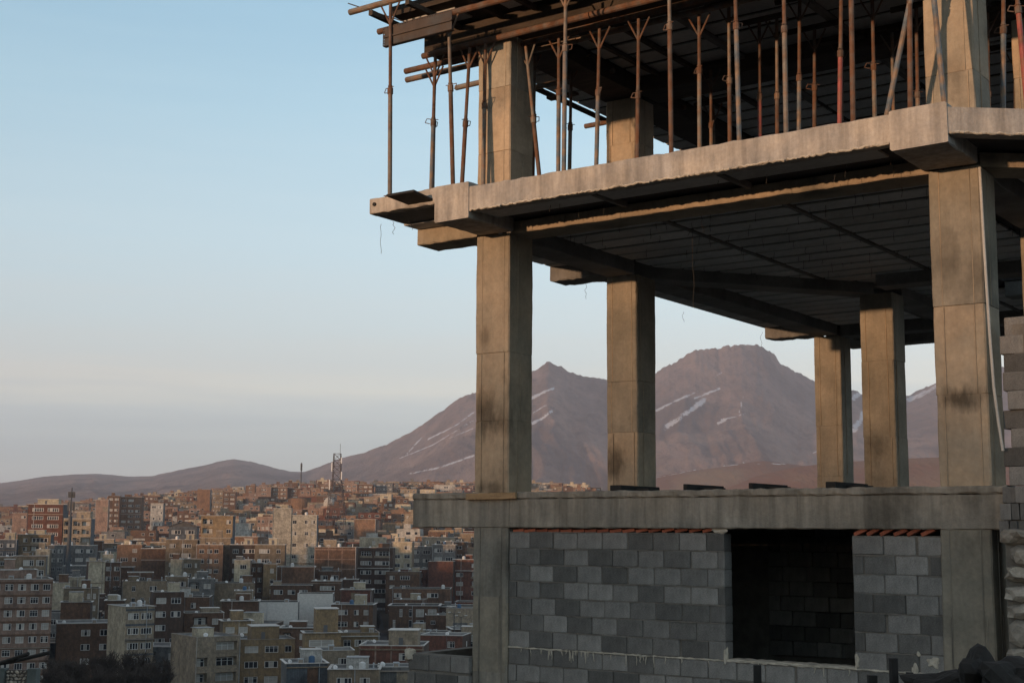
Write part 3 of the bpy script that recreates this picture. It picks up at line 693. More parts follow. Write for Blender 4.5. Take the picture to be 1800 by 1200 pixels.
PLAB = {0: 'leftmost grey prop at the slab corner under the protruding tube', 3: 'rust-brown prop with wide fork standing on the bracket left of the upper column', 4: 'rusty prop leaning right beside the upper left column', 5: 'grey prop tight against the left face of the upper left column',
        6: 'slanting prop leaning on the right side of the upper left column', 9: 'tall blue-grey prop right of the upper left column', 28: 'prop leaning steeply right near the upper right column', 32: 'dark prop leaning across the face of the upper right column', 36: 'red-painted leaning prop at the right edge'}
styles = [(GREYP, RUST), (RUST, RUST), (BLUEP, RUST), (RUST, GREYP), (BLUEP, GREYP), (REDP, RUST)]
ORD = 'first second third fourth fifth sixth seventh eighth ninth tenth eleventh twelfth thirteenth fourteenth fifteenth sixteenth seventeenth eighteenth nineteenth twentieth'.split()
SNAME = ['grey', 'rusty', 'blue', 'brown', 'blue-grey', 'red']
order = sorted(range(len(PROPS)), key=lambda i: to_px(W(PROPS[i][0], PROPS[i][1], 4.2))[0])
for rank, i in enumerate(order):
    u, v, ut = PROPS[i]
    zt = min([l for l in LED], key=lambda l: abs(l[0] - v)); v = v if i in (32,) else zt[0]; zt = zt[1] - .044
    si = {0: 0, 1: 2, 2: 2, 3: 3, 4: 1, 5: 0, 6: 3, 8: 2, 9: 4, 11: 2, 12: 1, 13: 3, 17: 3, 20: 0, 22: 2, 24: 5, 26: 1, 28: 4, 30: 3, 32: 4, 36: 5}.get(i, rn.randrange(6))
    lo, hi = styles[si]
    z0 = 3.886 if v > -.86 else 3.948
    if -.05 < u < .66 and v < -.5: z0 = 3.955
    if u > 6.15 and v < -.5: z0 = 3.918
    base = W(u, v, z0); top = W(ut, v, zt); ax = top - base; L = ax.length
    P = empty('steel_prop', base); P.rotation_mode = 'QUATERNION'
    q = Vector((0, 0, 1)).rotation_difference(ax.normalized()); P.rotation_quaternion = q @ Matrix.Rotation(-ANG, 3, 'Z').to_quaternion()
    k = L * rn.uniform(.52, .7)
    MB().tube((0, 0, .008), (0, 0, k), .030, n=10).build('outer_tube', lo, P)
    MB().tube((0, 0, k - .02), (0, 0, L), .024, n=10).build('inner_tube', hi, P)
    c = MB().tube((0, 0, k - .07), (0, 0, k + .012), .040, n=10).tube((0, 0, k + .03), (0, 0, k + .045), .032, n=10).build('collar', hi, P)
    ha = rn.uniform(0, 6.28); hx, hy = math.cos(ha), math.sin(ha)
    MB().path([(-.07 * hx, -.07 * hy, k + .02), (.09 * hx, .09 * hy, k + .025), (.10 * hx - .02, .10 * hy, k - .03), (.05 * hx, .05 * hy, k - .045)], .006, 5).build('pin', RUST, c)
    MB().box(-.06, .06, -.06, .06, 0, .008).build('foot_plate', lo, P)
    fk = MB()
    for s in (-1, 1): fk.tube((0, 0, L - .30), (.16 * s, 0, L - .006), .013, n=6)
    fk.build('fork', hi, P)
    lab = PLAB.get(i)
    if not lab and rank < 19: lab = '%s steel prop, %s in line from the left on the upper floor' % (SNAME[si], ORD[rank])
    if not lab: lab = '%s steel prop, %s in line from the right edge on the upper floor' % (SNAME[si], ORD[len(PROPS) - 1 - rank])
    tag(P, lab, 'prop', 'steel props under the formwork')
# ------------------------------------------------------------------ the city on the hillside
HR = random.Random(4242)
def HM(n, c, **k):
    c = tuple(q * .80 for q in c); k['col2'] = tuple(q * .72 for q in k['col2'])
    return M('wall_' + n, c, .93, .28, .45, streak=k.pop('streak', .3), stain=.45, orand=.16, bump=k.pop('bump', .0), fine=.2, **k)
WALLS = {
    'brown brick': HM('brown_brick', (.17, .098, .062), col2=(.135, .082, .056)), 'dark brick': HM('dark_brick', (.10, .062, .045), col2=(.08, .055, .042)), 'red brick': HM('red_brick', (.18, .078, .053), col2=(.14, .066, .048)),
    'orange brick': HM('orange_brick', (.26, .155, .098), col2=(.21, .13, .085)), 'tan': HM('tan', (.27, .205, .14), col2=(.22, .175, .125)), 'ochre': HM('ochre', (.32, .225, .125), col2=(.26, .19, .12)),
    'beige': HM('beige', (.36, .29, .21), col2=(.29, .24, .18)), 'cream': HM('cream', (.52, .45, .33), col2=(.42, .37, .28)), 'pale stone': HM('pale_stone', (.46, .42, .34), col2=(.33, .30, .25), c2s=1.5),
    'pinkish': HM('pinkish', (.33, .22, .17), col2=(.27, .19, .15)), 'grey': HM('grey', (.20, .195, .185), col2=(.15, .15, .15)), 'blue-grey': HM('blue_grey', (.115, .13, .145), col2=(.09, .10, .115)),
    'white': HM('white', (.55, .53, .49), col2=(.44, .43, .40))}
FOIL = M('crumpled_foil', (.52, .50, .47), .35, .15, 1.5, bump=1.0, bscale=3.0, spec=.5, fine=.25)
ROOFS = [M('roof_bitumen', (.075, .072, .07), .9, .3, .4), M('roof_silver', (.22, .22, .22), .55, .3, .4, stain=.3), M('roof_gravel', (.17, .155, .14), .95, .3, .5)]
CAPM = [M('cap_pale', (.44, .42, .39), .6, .25, .8, orand=.15), M('cap_stone', (.26, .22, .18), .8, .25, .8, orand=.2)]
FRAME = M('window_frame', (.55, .54, .52), .5, .08, 2, orand=.12)
FRAMED = M('dark_frame', (.10, .10, .105), .5, .1, 2)
PANE = M('window_pane', (.018, .021, .026), .08, 0, fine=0, spec=.6, orand=.3)
CURT = M('curtained_pane', (.34, .32, .29), .3, .2, 2, fine=0, orand=.3)
METAL = M('galvanised', (.38, .40, .42), .45, .2, 3, metal=.3)
TANKB = M('tank_blue', (.05, .11, .20), .5, .15, 3); TANKW = M('tank_white', (.55, .55, .54), .5, .15, 3)
DISHM = M('dish_white', (.58, .58, .57), .5, .1, 3)
ASPH = M('asphalt', (.045, .046, .05), .9, .25, .4, bump=.1)
BARK = M('bare_twigs', (.055, .042, .034), .95, .3, 2)
LATT = M('mast_steel', (.055, .04, .038), .6, .2, 1)

# --- windows: a few shared meshes, scaled to size
def window_mesh(nm, bays, curtain, split):
    mb = MB(); t = .06
    mb.box(0, 1, -.03, .05, 0, t); mb.box(0, 1, -.03, .05, 1 - t, 1); mb.box(0, t * .7, -.03, .05, t, 1 - t); mb.box(1 - t * .7, 1, -.03, .05, t, 1 - t)
    for k in range(1, bays): mb.box(k / bays - t * .3, k / bays + t * .3, -.02, .05, t, 1 - t)
    if split: mb.box(t * .7, 1 - t * .7, -.02, .045, .68, .68 + t * .7)
    return mb.mesh('window', [FRAME])
def pane_mesh(bays, curtain):
    mb = MB()
    for k in range(bays): mb.box(k / bays + .02, (k + 1) / bays - .02, .0, .02, .04, .96, 1 if (curtain >> k) & 1 else 0)
    return mb.mesh('pane', [PANE, CURT])
def joined_mesh(bays, curtain, split):
    mb = MB(); w = window_mesh('w', bays, curtain, split)
    mb.add([v.co[:] for v in w.vertices], [p.vertices[:] for p in w.polygons], 0)
    for k in range(bays): mb.box(k / bays + .02, (k + 1) / bays - .02, .0, .02, .04, .96, 2 if (curtain >> k) & 1 else 1)
    return mb.mesh('window', [FRAME, PANE, CURT])
WIN = {}
def win_pick(bays):
    c = HR.choice((0, 0, 1, 2, 5, 7, 3)) & ((1 << bays) - 1); s = HR.random() < .6
    k = (bays, c, s)
    if k not in WIN: WIN[k] = (window_mesh('w', bays, c, s), pane_mesh(bays, c), joined_mesh(bays, c, s))
    return WIN[k]

def facade(mb, org, sdir, ndir, Wd, H, ops, base=0.0):
    """wall with real openings: org at s=0,z=0; ops=(s0,s1,z0,z1,depth)"""
    ss = sorted({0.0, Wd} | {o[0] for o in ops} | {o[1] for o in ops}); zz = sorted({base, H} | {o[2] for o in ops} | {o[3] for o in ops})
    P = lambda s, z, d=0.0: tuple(org + sdir * s + ndir * d + EZ * z)
    for a, b in zip(ss[:-1], ss[1:]):
        for c, d in zip(zz[:-1], zz[1:]):
            sm, zm = (a + b) / 2, (c + d) / 2
            if any(o[0] < sm < o[1] and o[2] < zm < o[3] for o in ops): continue
            mb.quad(P(a, c), P(b, c), P(b, d), P(a, d))
    for s0, s1, z0, z1, dp in ops:
        mb.quad(P(s0, z0), P(s0, z0, dp), P(s0, z1, dp), P(s0, z1)); mb.quad(P(s1, z0, dp), P(s1, z0), P(s1, z1), P(s1, z1, dp))
        mb.quad(P(s0, z0), P(s1, z0), P(s1, z0, dp), P(s0, z0, dp)); mb.quad(P(s0, z1, dp), P(s1, z1, dp), P(s1, z1), P(s0, z1))
        mb.quad(P(s0, z0, dp), P(s1, z0, dp), P(s1, z1, dp), P(s0, z1, dp))

HOUSES = []
def house(pos, yaw, w, d, n, fh, col, side='grey', wins=None, side_wins=0, roof=0, cap=0, stair=None, balcony=(), bands=None, ties=False, foil=False, detail=2, frame=None, rail=None, gable=False, name='house', base_drop=3.0,
          left_col=None, top_extra=.6, arch=False, skip=.06):
    """pos = front-left corner on the ground; wins = list of (col_s0, col_s1, sill, head) per storey in metres; n storeys of fh"""
    H = n * fh + top_extra; X, Y = Vector((1, 0, 0)), Vector((0, 1, 0))
    R = empty(name, pos, yaw)
    fm, sm = (FOIL if foil else WALLS[col]), WALLS[side]
    fr = MB(); ops = []; place = []
    wins = wins or []
    for k in range(n):
        for (s0, s1, z0, z1, bays) in wins:
            z = k * fh
            if n > 1 and HR.random() < skip and (k, round(s0, 1)) not in balcony: continue
            if skip > .1: s1 = s1 - HR.choice((0, 0, .35)); z1 = z1 - HR.choice((0, 0, 0, .3))
            if (k, round(s0, 1)) in balcony or (k, -1) in balcony:
                ops.append((s0 - .25, s1 + .25, z + .35, z + fh - .35, 1.1)); place.append((s0 + .1, s1 - .1, z + .5, z + fh - .6, 1.08, bays, 'bal'))
            else:
                ops.append((s0, s1, z + z0, z + z1, .16)); place.append((s0, s1, z + z0, z + z1, .12, bays, 'win'))
    facade(fr, Vector((0, 0, 0)), X, Y, w, H, ops, -base_drop)
    fr.build('wall', fm, R)
    sd = MB(); sops = []
    for k in range(n):
        for j in range(side_wins):
            s0 = d * (j + .5) / side_wins - .55; sops.append((s0, s0 + 1.1, k * fh + 1.0, k * fh + 2.2, .14))
    facade(sd, Vector((w, 0, 0)), Y, -X, d, H, sops, -base_drop)
    facade(sd, Vector((w, d, 0)), -X, -Y, w, H, [], -base_drop)
    if not left_col: facade(sd, Vector((0, d, 0)), -Y, X, d, H, [], -base_drop)
    else:
        lm = MB(); facade(lm, Vector((0, d, 0)), -Y, X, d, H, [], -base_drop); lm.build('wall', WALLS[left_col], R)
    sd.build('side_wall', sm, R)
    tk = .22
    rf = MB(); rz = H - .45
    rf.quad((tk, tk, rz), (w - tk, tk, rz), (w - tk, d - tk, rz), (tk, d - tk, rz))
    for a, b in (((tk, tk), (w - tk, tk)), ((w - tk, tk), (w - tk, d - tk)), ((w - tk, d - tk), (tk, d - tk)), ((tk, d - tk), (tk, tk))):
        rf.quad((b[0], b[1], rz), (a[0], a[1], rz), (a[0], a[1], H), (b[0], b[1], H))
    rf.build('roof', ROOFS[roof], R)
    if gable:
        mb = MB(); e = .4; zr = H + w * .17
        for s in (0, 1):
            xa, xb = (-e, w / 2) if s == 0 else (w + e, w / 2)
            mb.quad((xa, -e, H - .05), (xb, -e, zr), (xb, d + e, zr), (xa, d + e, H - .05)); mb.quad((xa, -e, H + .08), (xa, d + e, H + .08), (xb, d + e, zr + .13), (xb, -e, zr + .13))
            mb.quad((xa, -e, H - .05), (xa, -e, H + .08), (xb, -e, zr + .13), (xb, -e, zr))
        mb.quad((0, 0, H), (w, 0, H), (w / 2, 0, zr - .1), (w / 2, 0, zr - .1)); mb.build('gable_roof', ROOFS[0], R)
    else:
        cp = MB(); h = HR.uniform(.07, .16); ov = HR.choice((.06, .06, .3, .45))
        cp.box(-ov, w + ov, -ov, tk, H + .002, H + h); cp.box(w - tk, w + ov, tk + .002, d, H + .002, H + h); cp.box(-ov, tk, tk + .002, d, H + .002, H + h); cp.box(tk + .002, w - tk - .002, d - tk, d + .04, H + .002, H + h)
        cp.build('parapet_cap', CAPM[cap], R)
    for (s0, s1, z0, z1, dp, bays, kind) in place:
        fwm, pwm, jm = win_pick(bays)
        if detail >= 2:
            o = link('window', fwm, R); p = link('pane', pwm, o); p.location = (0, .04, 0)
        else: o = link('window', jm, R)
        o.location = (s0, dp - .06, z0); o.scale = (s1 - s0, 1, z1 - z0)
        if kind == 'bal' and detail >= 1:
            g = link('balcony_rail', RAILM, R); g.location = (s0 - .35, -.03, z0 - .15); g.scale = (s1 - s0 + .7, 1, 1)
    for (s0, s1, z0, z1, dp) in sops:
        o = link('window', win_pick(2)[2], R); o.location = (w - .05, s0, z0); o.rotation_euler = (0, 0, math.pi / 2); o.scale = (s1 - s0, 1, z1 - z0)
    if bands:
        for k in range(n + 1):
            mb = MB(); mb.box(-.02, w + .02, -.05, -.002, k * fh - .3, k * fh + .12); mb.build('band', WALLS[bands], R)
    if ties:
        for s in np.linspace(.0, w - .3, ties + 1): MB().box(s, s + .3, -.03, -.002, -base_drop, H - .01).build('tie_column', WALLS['pinkish'], R)
        for k in range(n): MB().box(.302, w - .302, -.025, -.002, (k + 1) * fh - .3, (k + 1) * fh).build('tie_beam', WALLS['pinkish'], R)
    if stair:
        sx, sw, sh, sc, sdp = stair; q = MB(); q.box(sx, sx + sw, .7, .7 + sdp, H - .46, H + sh); q.box(sx + sw * .35, sx + sw * .35 + .8, .66, .7, H - .3, H + 1.5, 1); q.box(sx - .15, sx + sw + .15, .5, .9 + sdp, H + sh + .002, H + sh + .15, 2)
        q.build('stair_house', [WALLS[sc], FRAMED, CAPM[0]], R)
    if not gable and detail >= 1 and pos[1] < 900:
        if not stair and HR.random() < .6:                                  # sheds and half-built rooms on the roof
            sw = HR.uniform(1.8, min(4.5, w * .5)); sx = HR.uniform(.4, w - sw - .4); sh = HR.uniform(.9, 2.3); sy = HR.uniform(1.2, max(1.3, d - 4.2)); q = MB()
            q.box(sx, sx + sw, sy, sy + HR.uniform(2, 3.2), H - .46, H + sh); q.box(sx - .1, sx + sw + .1, sy - .12, sy + 3.3, H + sh + .002, H + sh + .1, 1); q.build('roof_shed', [WALLS[HR.choice((col, col, 'cream', 'brown brick', 'grey', 'beige', 'white'))], HR.choice((CAPM[0], ROOFS[1], CAPM[1]))], R)
        for _ in range(HR.choice((0, 1, 1, 2))):                            # rain pipes down the front
            x_ = HR.choice((.15, w - .15, w * HR.random())); MB().tube((x_, -.07, -base_drop), (x_, -.07, H + .1), .06, n=6).build('rain_pipe', HR.choice((CAPM[0], METAL, FRAMED)), R)
        if HR.random() < .5:                                                # ledge between storeys
            k_ = HR.randrange(1, n + 1); MB().box(-.05, w + .05, -HR.uniform(.12, .7), -.002, k_ * fh - .12, k_ * fh + .06).build('ledge', HR.choice((CAPM[1], CAPM[0], WALLS['tan'])), R)
        if HR.random() < .35:                                               # patch of cement render or bare brick
            a_ = HR.uniform(0, w * .6); b_ = a_ + HR.uniform(1.2, w * .4 + 1); k_ = HR.randrange(n); z_ = k_ * fh
            if all(o_[1] < a_ or o_[0] > b_ or o_[3] < z_ or o_[2] > z_ + fh for o_ in ops): MB().box(a_, min(b_, w - .05), -.03, -.003, z_ + .1, z_ + fh - .2).build('render_patch', WALLS[HR.choice(('grey', 'tan', 'brown brick', 'beige'))], R)
    HOUSES.append(dict(o=R, w=w, d=d, H=H, col=col, n=n, yaw=yaw, stair=bool(stair), bal=bool(balcony), foil=foil, gable=gable, ties=ties, bands=bands, roof=roof, nw=len(wins), detail=detail))
    return R
rm = MB(); rm.box(0, 1, 0, .08, 0, .62); rm.box(0, 1, -.03, .11, .62, .68); RAILM = rm.mesh('balcony_rail', [WALLS['beige']])

OCC = []     # world rectangles (cx, cy, radius) already built on
def put(x0, x1, ytop, D, **k):
    """a house whose front spans photo columns x0..x1 with its roof line at ytop, D metres away"""
    fh = k.get('fh', 3.1); k['fh'] = fh
    az = math.atan2(ray((x0 + x1) / 2, 930).x, 1); delta = math.radians(-1.7 * k.pop('yaw', 0)); yaw = -az + delta
    w = (x1 - x0) * D / FPX / math.cos(delta)
    p = at(x0, ytop, D); g0 = min(gz(p.x, p.y), gz(p.x + w, p.y)); te = k.get('top_extra', .6)
    n = max(1, int(round((p.z - g0 - te) / fh))); vis = k.pop('vis', None)
    z0 = p.z - te - n * fh
    d = k.pop('depth', max(6.5, min(13, w * HR.uniform(.75, 1.1))))
    c = k.pop('cols', None)
    if c is None: wl = []
    else:
        wl = []
        for (a, b, bays) in c:
            wl.append((w * a, w * b, k.get('sill', 1.0), k.get('head', 2.35), bays))
    k.pop('sill', 0); k.pop('head', 0); k['wins'] = wl
    fl = k.pop('floors_with_bal', None)
    if fl is not None: k['balcony'] = [(n - 1 - q, round(wl[j][0], 1)) for q, j in fl if j < len(wl)] 
    if k.pop('all_bal', False): k['balcony'] = [(q, -1) for q in range(n)]
    st = k.get('stair')
    if st: k['stair'] = (st[0] * w, st[1] * w, st[2], st[3], min(d - 1.5, st[4]))
    R = house((p.x, p.y, z0), yaw, w, d, n, k.pop('fh'), k.pop('color'), base_drop=max(3.0, z0 - g0 + 3), **k)
    cx, cy = p.x + math.cos(yaw) * w / 2 - math.sin(yaw) * d / 2, p.y + math.sin(yaw) * w / 2 + math.cos(yaw) * d / 2
    OCC.append((cx, cy, max(w, d) * .5)); return R

two = [(.10, .42, 3), (.58, .90, 3)]; three = [(.07, .28, 2), (.38, .62, 3), (.72, .93, 2)]; one = [(.35, .68, 3)]; four = [(.05, .2, 2), (.29, .45, 2), (.54, .7, 2), (.79, .95, 2)]; five = [(.02, .14, 3), (.22, .35, 3), (.43, .56, 3), (.64, .77, 3), (.84, .96, 3)]
# named landmarks, near to far
LM = {}
LM['long beige apartment block at the left edge'] = put(-14, 87, 1018, 300, color='pinkish', side='blue-grey', cols=five, fh=2.75, bands='brown brick', yaw=-2, depth=14, name='apartment_block')
put(-10, 60, 1001, 312, color='pinkish', side='beige', cols=[(.3, .45, 3), (.72, .86, 3)], yaw=-2, depth=7, detail=2)
LM['beige house with recessed balconies near the bottom'] = put(345, 421, 1120, 288, color='beige', side='beige', left_col='beige', cols=[(.06, .24, 2), (.48, .90, 3)], all_bal=True, yaw=-14, depth=13, roof=1, cap=1)
put(421, 516, 1124, 296, color='ochre', side='beige', cols=[(.10, .34, 3), (.46, .70, 3), (.82, .94, 2)], yaw=-5, depth=11, roof=1, cap=1, stair=(.22, .5, 2.6, 'ochre', 6))
LM['house with black balcony bands and white windows'] = put(222, 270, 1066, 300, color='beige', side='blue-grey', left_col='cream', cols=[(.08, .46, 4), (.54, .92, 4)], bands='blue-grey', yaw=-12, depth=11, roof=1)
put(100, 224, 1096, 312, color='brown brick', side='dark brick', cols=[(.33, .45, 3), (.58, .74, 3), (.86, .95, 2)], yaw=-1, depth=13, roof=1)
put(107, 158, 1058, 340, color='brown brick', side='dark brick', yaw=2); put(185, 216, 1055, 330, color='brown brick', side='dark brick', yaw=2)
put(270, 322, 1040, 330, color='dark brick', side='dark brick', cols=two, yaw=-4)
put(112, 172, 1034, 372, color='tan', side='blue-grey', cols=[(.22, .34, 2), (.66, .74, 2), (.82, .9, 1)], yaw=0, cap=1)
put(88, 121, 1024, 395, color='cream', side='grey', yaw=0, roof=1); put(121, 148, 1014, 402, color='cream', side='white', yaw=0, roof=1)
put(283, 365, 1049, 352, color='brown brick', side='dark brick', cols=[(.2, .36, 2), (.62, .72, 2)], yaw=3); put(324, 392, 1077, 335, color='brown brick', side='tan', cols=[(.25, .55, 3), (.7, .85, 2)], floors_with_bal=[(0, 0)], yaw=-3)
put(390, 452, 1056, 356, color='brown brick', side='dark brick', yaw=2); put(392, 442, 1091, 318, color='ochre', side='tan', cols=[(.1, .4, 2), (.55, .85, 2)], yaw=-4)
LM['house with the crumpled silver wall'] = put(452, 522, 1058, 372, color='white', side='grey', foil=True, yaw=2); put(523, 584, 1043, 392, color='white', side='grey', foil=True, yaw=2, cap=0)
put(476, 546, 1028, 420, color='brown brick', side='dark brick', cols=[(.08, .3, 3), (.42, .6, 2), (.7, .9, 3)], yaw=2); put(547, 598, 1021, 425, color='brown brick', side='dark brick', cols=[(.3, .8, 4)], yaw=3)
put(215, 290, 1021, 385, color='tan', side='brown brick', cols=[(.22, .3, 2), (.42, .5, 2), (.62, .78, 3)], yaw=0, cap=1); put(224, 268, 1006, 402, color='brown brick', side='dark brick', cols=one, yaw=0); put(290, 330, 1013, 398, color='tan', side='dark brick', cols=two, yaw=2)
put(330, 376, 1017, 395, color='grey', side='grey', cols=[(.1, .4, 3), (.6, .85, 2)], yaw=0, floors_with_bal=[(0, 0)]); put(376, 446, 1024, 402, color='tan', side='grey', yaw=0); put(412, 444, 1038, 385, color='tan', side='dark brick', cols=one, yaw=0)
LM['modern ochre house with blue-grey panels'] = put(536, 598, 1112, 282, color='ochre', side='ochre', cols=[(.12, .8, 2)], yaw=-3, roof=1, stair=(.3, .62, 4.6, 'ochre', 6)); put(599, 666, 1112, 290, color='ochre', side='tan', cols=[(.08, .26, 2), (.36, .8, 5)], yaw=-3, roof=1, cap=1)
put(504, 574, 1166, 246, color='blue-grey', side='grey', yaw=-4, depth=9, roof=1); put(578, 664, 1176, 240, color='tan', side='beige', cols=[(.16, .46, 4), (.62, .82, 3)], yaw=2, depth=9, roof=1); put(560, 622, 1143, 258, color='beige', side='tan', cols=[(.55, .78, 3)], yaw=-3, roof=1, depth=7)
LM['brown house with pale frame lines near the low block wall'] = put(631, 742, 1134, 270, color='red brick', side='dark brick', ties=4, cols=[(.62, .72, 2)], yaw=4, depth=11, roof=1, stair=(.45, .45, 2.8, 'beige', 5)); put(664, 735, 1172, 246, color='grey', side='white', yaw=0, depth=7, roof=1)
put(795, 850, 1116, 330, color='white', side='grey', cols=[(.3, .42, 1), (.55, .68, 1)], yaw=3, roof=1)
put(582, 654, 1062, 380, color='brown brick', side='dark brick', cols=[(.08, .4, 4), (.55, .66, 2), (.78, .9, 1)], yaw=4, roof=1); put(600, 652, 1036, 410, color='red brick', side='dark brick', yaw=3)
put(560, 598, 1003, 452, color='brown brick', side='dark brick', cols=two, yaw=3); put(598, 628, 1018, 445, color='dark brick', side='dark brick', yaw=3)
LM['brown building with arched dark bays'] = put(684, 770, 1064, 420, color='brown brick', side='dark brick', cols=[(.08, .13, 1), (.21, .27, 1), (.4, .46, 1), (.54, .70, 2), (.78, .95, 2)], yaw=2, sill=.5, head=2.7); put(770, 845, 1066, 425, color='brown brick', side='dark brick', cols=[(.1, .25, 3), (.42, .55, 2), (.68, .8, 2)], yaw=2)
put(678, 738, 1004, 472, color='brown brick', side='dark brick', cols=[(.12, .26, 3), (.42, .7, 4)], yaw=2, detail=2); put(700, 752, 1000, 482, color='red brick', side='dark brick', cols=[(.1, .3, 3), (.6, .8, 3)], yaw=2)
LM['house with a tall blank red-brown wall by the columns'] = put(752, 796, 986, 480, color='red brick', side='dark brick', yaw=4); put(797, 850, 983, 486, color='red brick', side='dark brick', cols=[(.1, .32, 2), (.6, .8, 2)], yaw=2, floors_with_bal=[(1, 1), (2, 1)]); put(684, 790, 1034, 448, color='brown brick', side='dark brick', cols=[(.08, .2, 3), (.32, .45, 3), (.62, .8, 3)], yaw=2, detail=2)
LM['stone-faced block with a tall blank tower'] = put(513, 557, 905, 520, color='pale stone', side='blue-grey', cols=[(.04, .2, 2), (.52, .66, 2), (.78, .92, 2)], fh=4.2, yaw=2, sill=1.6, head=3.0, roof=1, name='stone_block'); put(480, 512, 893, 519, color='pale stone', side='pale stone', fh=4.2, yaw=2, roof=1, depth=8)
LM['blank brick wall building with pale frame lines'] = put(553, 625, 961, 455, color='brown brick', side='dark brick', ties=3, yaw=2)
LM['yellow-beige block with balconies'] = put(354, 408, 906, 472, color='ochre', side='blue-grey', cols=[(.07, .36, 3), (.52, .7, 2), (.8, .95, 2)], yaw=3, floors_with_bal=[(0, 0), (1, 0)], roof=1, name='apartment_block'); put(352, 404, 945, 455, color='tan', side='blue-grey', cols=[(.2, .32, 2), (.4, .52, 2), (.64, .76, 2)], yaw=3, roof=2)
put(345, 391, 957, 446, color='orange brick', side='dark brick', cols=[(.12, .3, 2), (.42, .6, 2), (.68, .84, 2)], yaw=2); put(404, 449, 957, 452, color='dark brick', side='dark brick', cols=[(.12, .34, 3), (.5, .95, 4)], yaw=2, stair=(.55, .3, 1.9, 'cream', 3)); put(448, 500, 957, 450, color='tan', side='dark brick', cols=[(.15, .5, 4), (.72, .86, 2)], yaw=2, stair=(.45, .28, 2.0, 'cream', 3))
put(412, 440, 984, 428, color='cream', side='brown brick', cols=[(.36, .75, 3)], yaw=2); put(463, 487, 991, 432, color='ochre', side='ochre', cols=[(.5, .75, 1)], yaw=0); put(487, 552, 996, 436, color='brown brick', side='dark brick', yaw=1); put(440, 462, 989, 436, color='brown brick', side='dark brick', cols=two, yaw=1)
LM['tall red brick apartment block with white windows'] = put(50, 108, 886, 540, color='red brick', side='blue-grey', left_col='beige', cols=[(.12, .44, 5), (.56, .88, 5)], yaw=6, stair=(.25, .6, 2.0, 'cream', 6), bands=None, roof=1, name='apartment_block')
LM['cream block of open balconies behind the monopole'] = put(112, 158, 911, 538, color='beige', side='blue-grey', cols=[(.05, .27, 2), (.38, .6, 2), (.69, .94, 2)], yaw=6, all_bal=True, roof=1, stair=(.45, .5, 2.6, 'beige', 6))
put(22, 47, 901, 700, color='pinkish', side='red brick', cols=[(.6, .9, 2)], yaw=4); put(31, 86, 939, 512, color='ochre', side='blue-grey', cols=[(.18, .3, 2), (.42, .92, 4)], yaw=4, floors_with_bal=[(0, 1), (1, 1)], stair=(.3, .5, 1.6, 'cream', 5)); put(-12, 27, 948, 505, color='blue-grey', side='blue-grey', cols=two, yaw=4, stair=(.5, .4, 2.4, 'cream', 4)); put(63, 86, 965, 492, color='cream', side='beige', yaw=4)
put(-20, 24, 978, 445, color='tan', side='grey', cols=three, yaw=2); put(24, 78, 977, 442, color='tan', side='grey', cols=[(.08, .24, 2), (.3, .62, 5), (.7, .94, 3)], yaw=2, sill=.7, head=2.5)
put(86, 112, 958, 500, color='grey', side='blue-grey', cols=two, yaw=3); put(112, 165, 958, 508, color='grey', side='grey', cols=three, yaw=3)
LM['bright cream stone-walled house'] = put(156, 184, 986, 452, color='cream', side='brown brick', yaw=-3); put(182, 199, 974, 458, color='cream', side='blue-grey', yaw=0); put(184, 212, 988, 455, color='brown brick', side='blue-grey', cols=two, yaw=-2); put(206, 248, 957, 498, color='orange brick', side='brown brick', cols=[(.15, .45, 3), (.62, .8, 2)], yaw=4, cap=1); put(249, 301, 964, 482, color='brown brick', side='dark brick', yaw=2)
put(300, 321, 983, 440, color='cream', side='cream', yaw=2); put(321, 352, 982, 445, color='tan', side='grey', cols=[(.08, .5, 4), (.68, .8, 1)], yaw=2); put(292, 346, 948, 470, color='tan', side='grey', cols=[(.12, .3, 3), (.5, .8, 4)], yaw=2, stair=(.62, .26, 1.8, 'cream', 4))
put(297, 345, 925, 520, color='blue-grey', side='blue-grey', cols=two, yaw=3, gable=True); put(414, 441, 919, 600, color='white', side='grey', cols=[(.2, .4, 1), (.6, .8, 1)], yaw=3, stair=(.2, .4, 2.6, 'white', 4)); put(452, 480, 908, 640, color='pinkish', side='tan', cols=four, yaw=3)
put(690, 724, 952, 505, color='cream', side='tan', cols=[(.1, .4, 2), (.6, .9, 2)], yaw=4, stair=(.1, .5, 1.6, 'cream', 4)); put(632, 676, 944, 520, color='cream', side='cream', cols=[(.5, .62, 1), (.8, .9, 1)], yaw=3); put(628, 690, 962, 478, color='dark brick', side='dark brick', cols=[(.1, .4, 4), (.5, .9, 4)], yaw=3, floors_with_bal=[(0, 0), (0, 1)]); put(622, 660, 912, 640, color='orange brick', side='brown brick', yaw=3)
put(720, 760, 960, 520, color='grey', side='grey', cols=two, yaw=3); put(760, 800, 957, 515, color='grey', side='dark brick', cols=two, yaw=3); put(776, 818, 952, 525, color='brown brick', side='dark brick', cols=[(.6, .85, 2)], yaw=3)
put(347, 369, 860, 1010, color='orange brick', side='grey', yaw=4, detail=1); put(432, 448, 853, 1150, color='orange brick', side='orange brick', cols=one, yaw=4, detail=1); put(528, 552, 850, 1150, color='red brick', side='brown brick', cols=two, yaw=4, detail=1)
put(190, 210, 871, 820, color='brown brick', side='brown brick', cols=two, yaw=4, detail=1); put(212, 248, 873, 830, color='orange brick', side='brown brick', cols=three, yaw=4, detail=1); put(168, 190, 878, 800, color='pinkish', side='pinkish', yaw=4, detail=1); put(265, 287, 884, 760, color='white', side='grey', cols=two, yaw=4, detail=1)
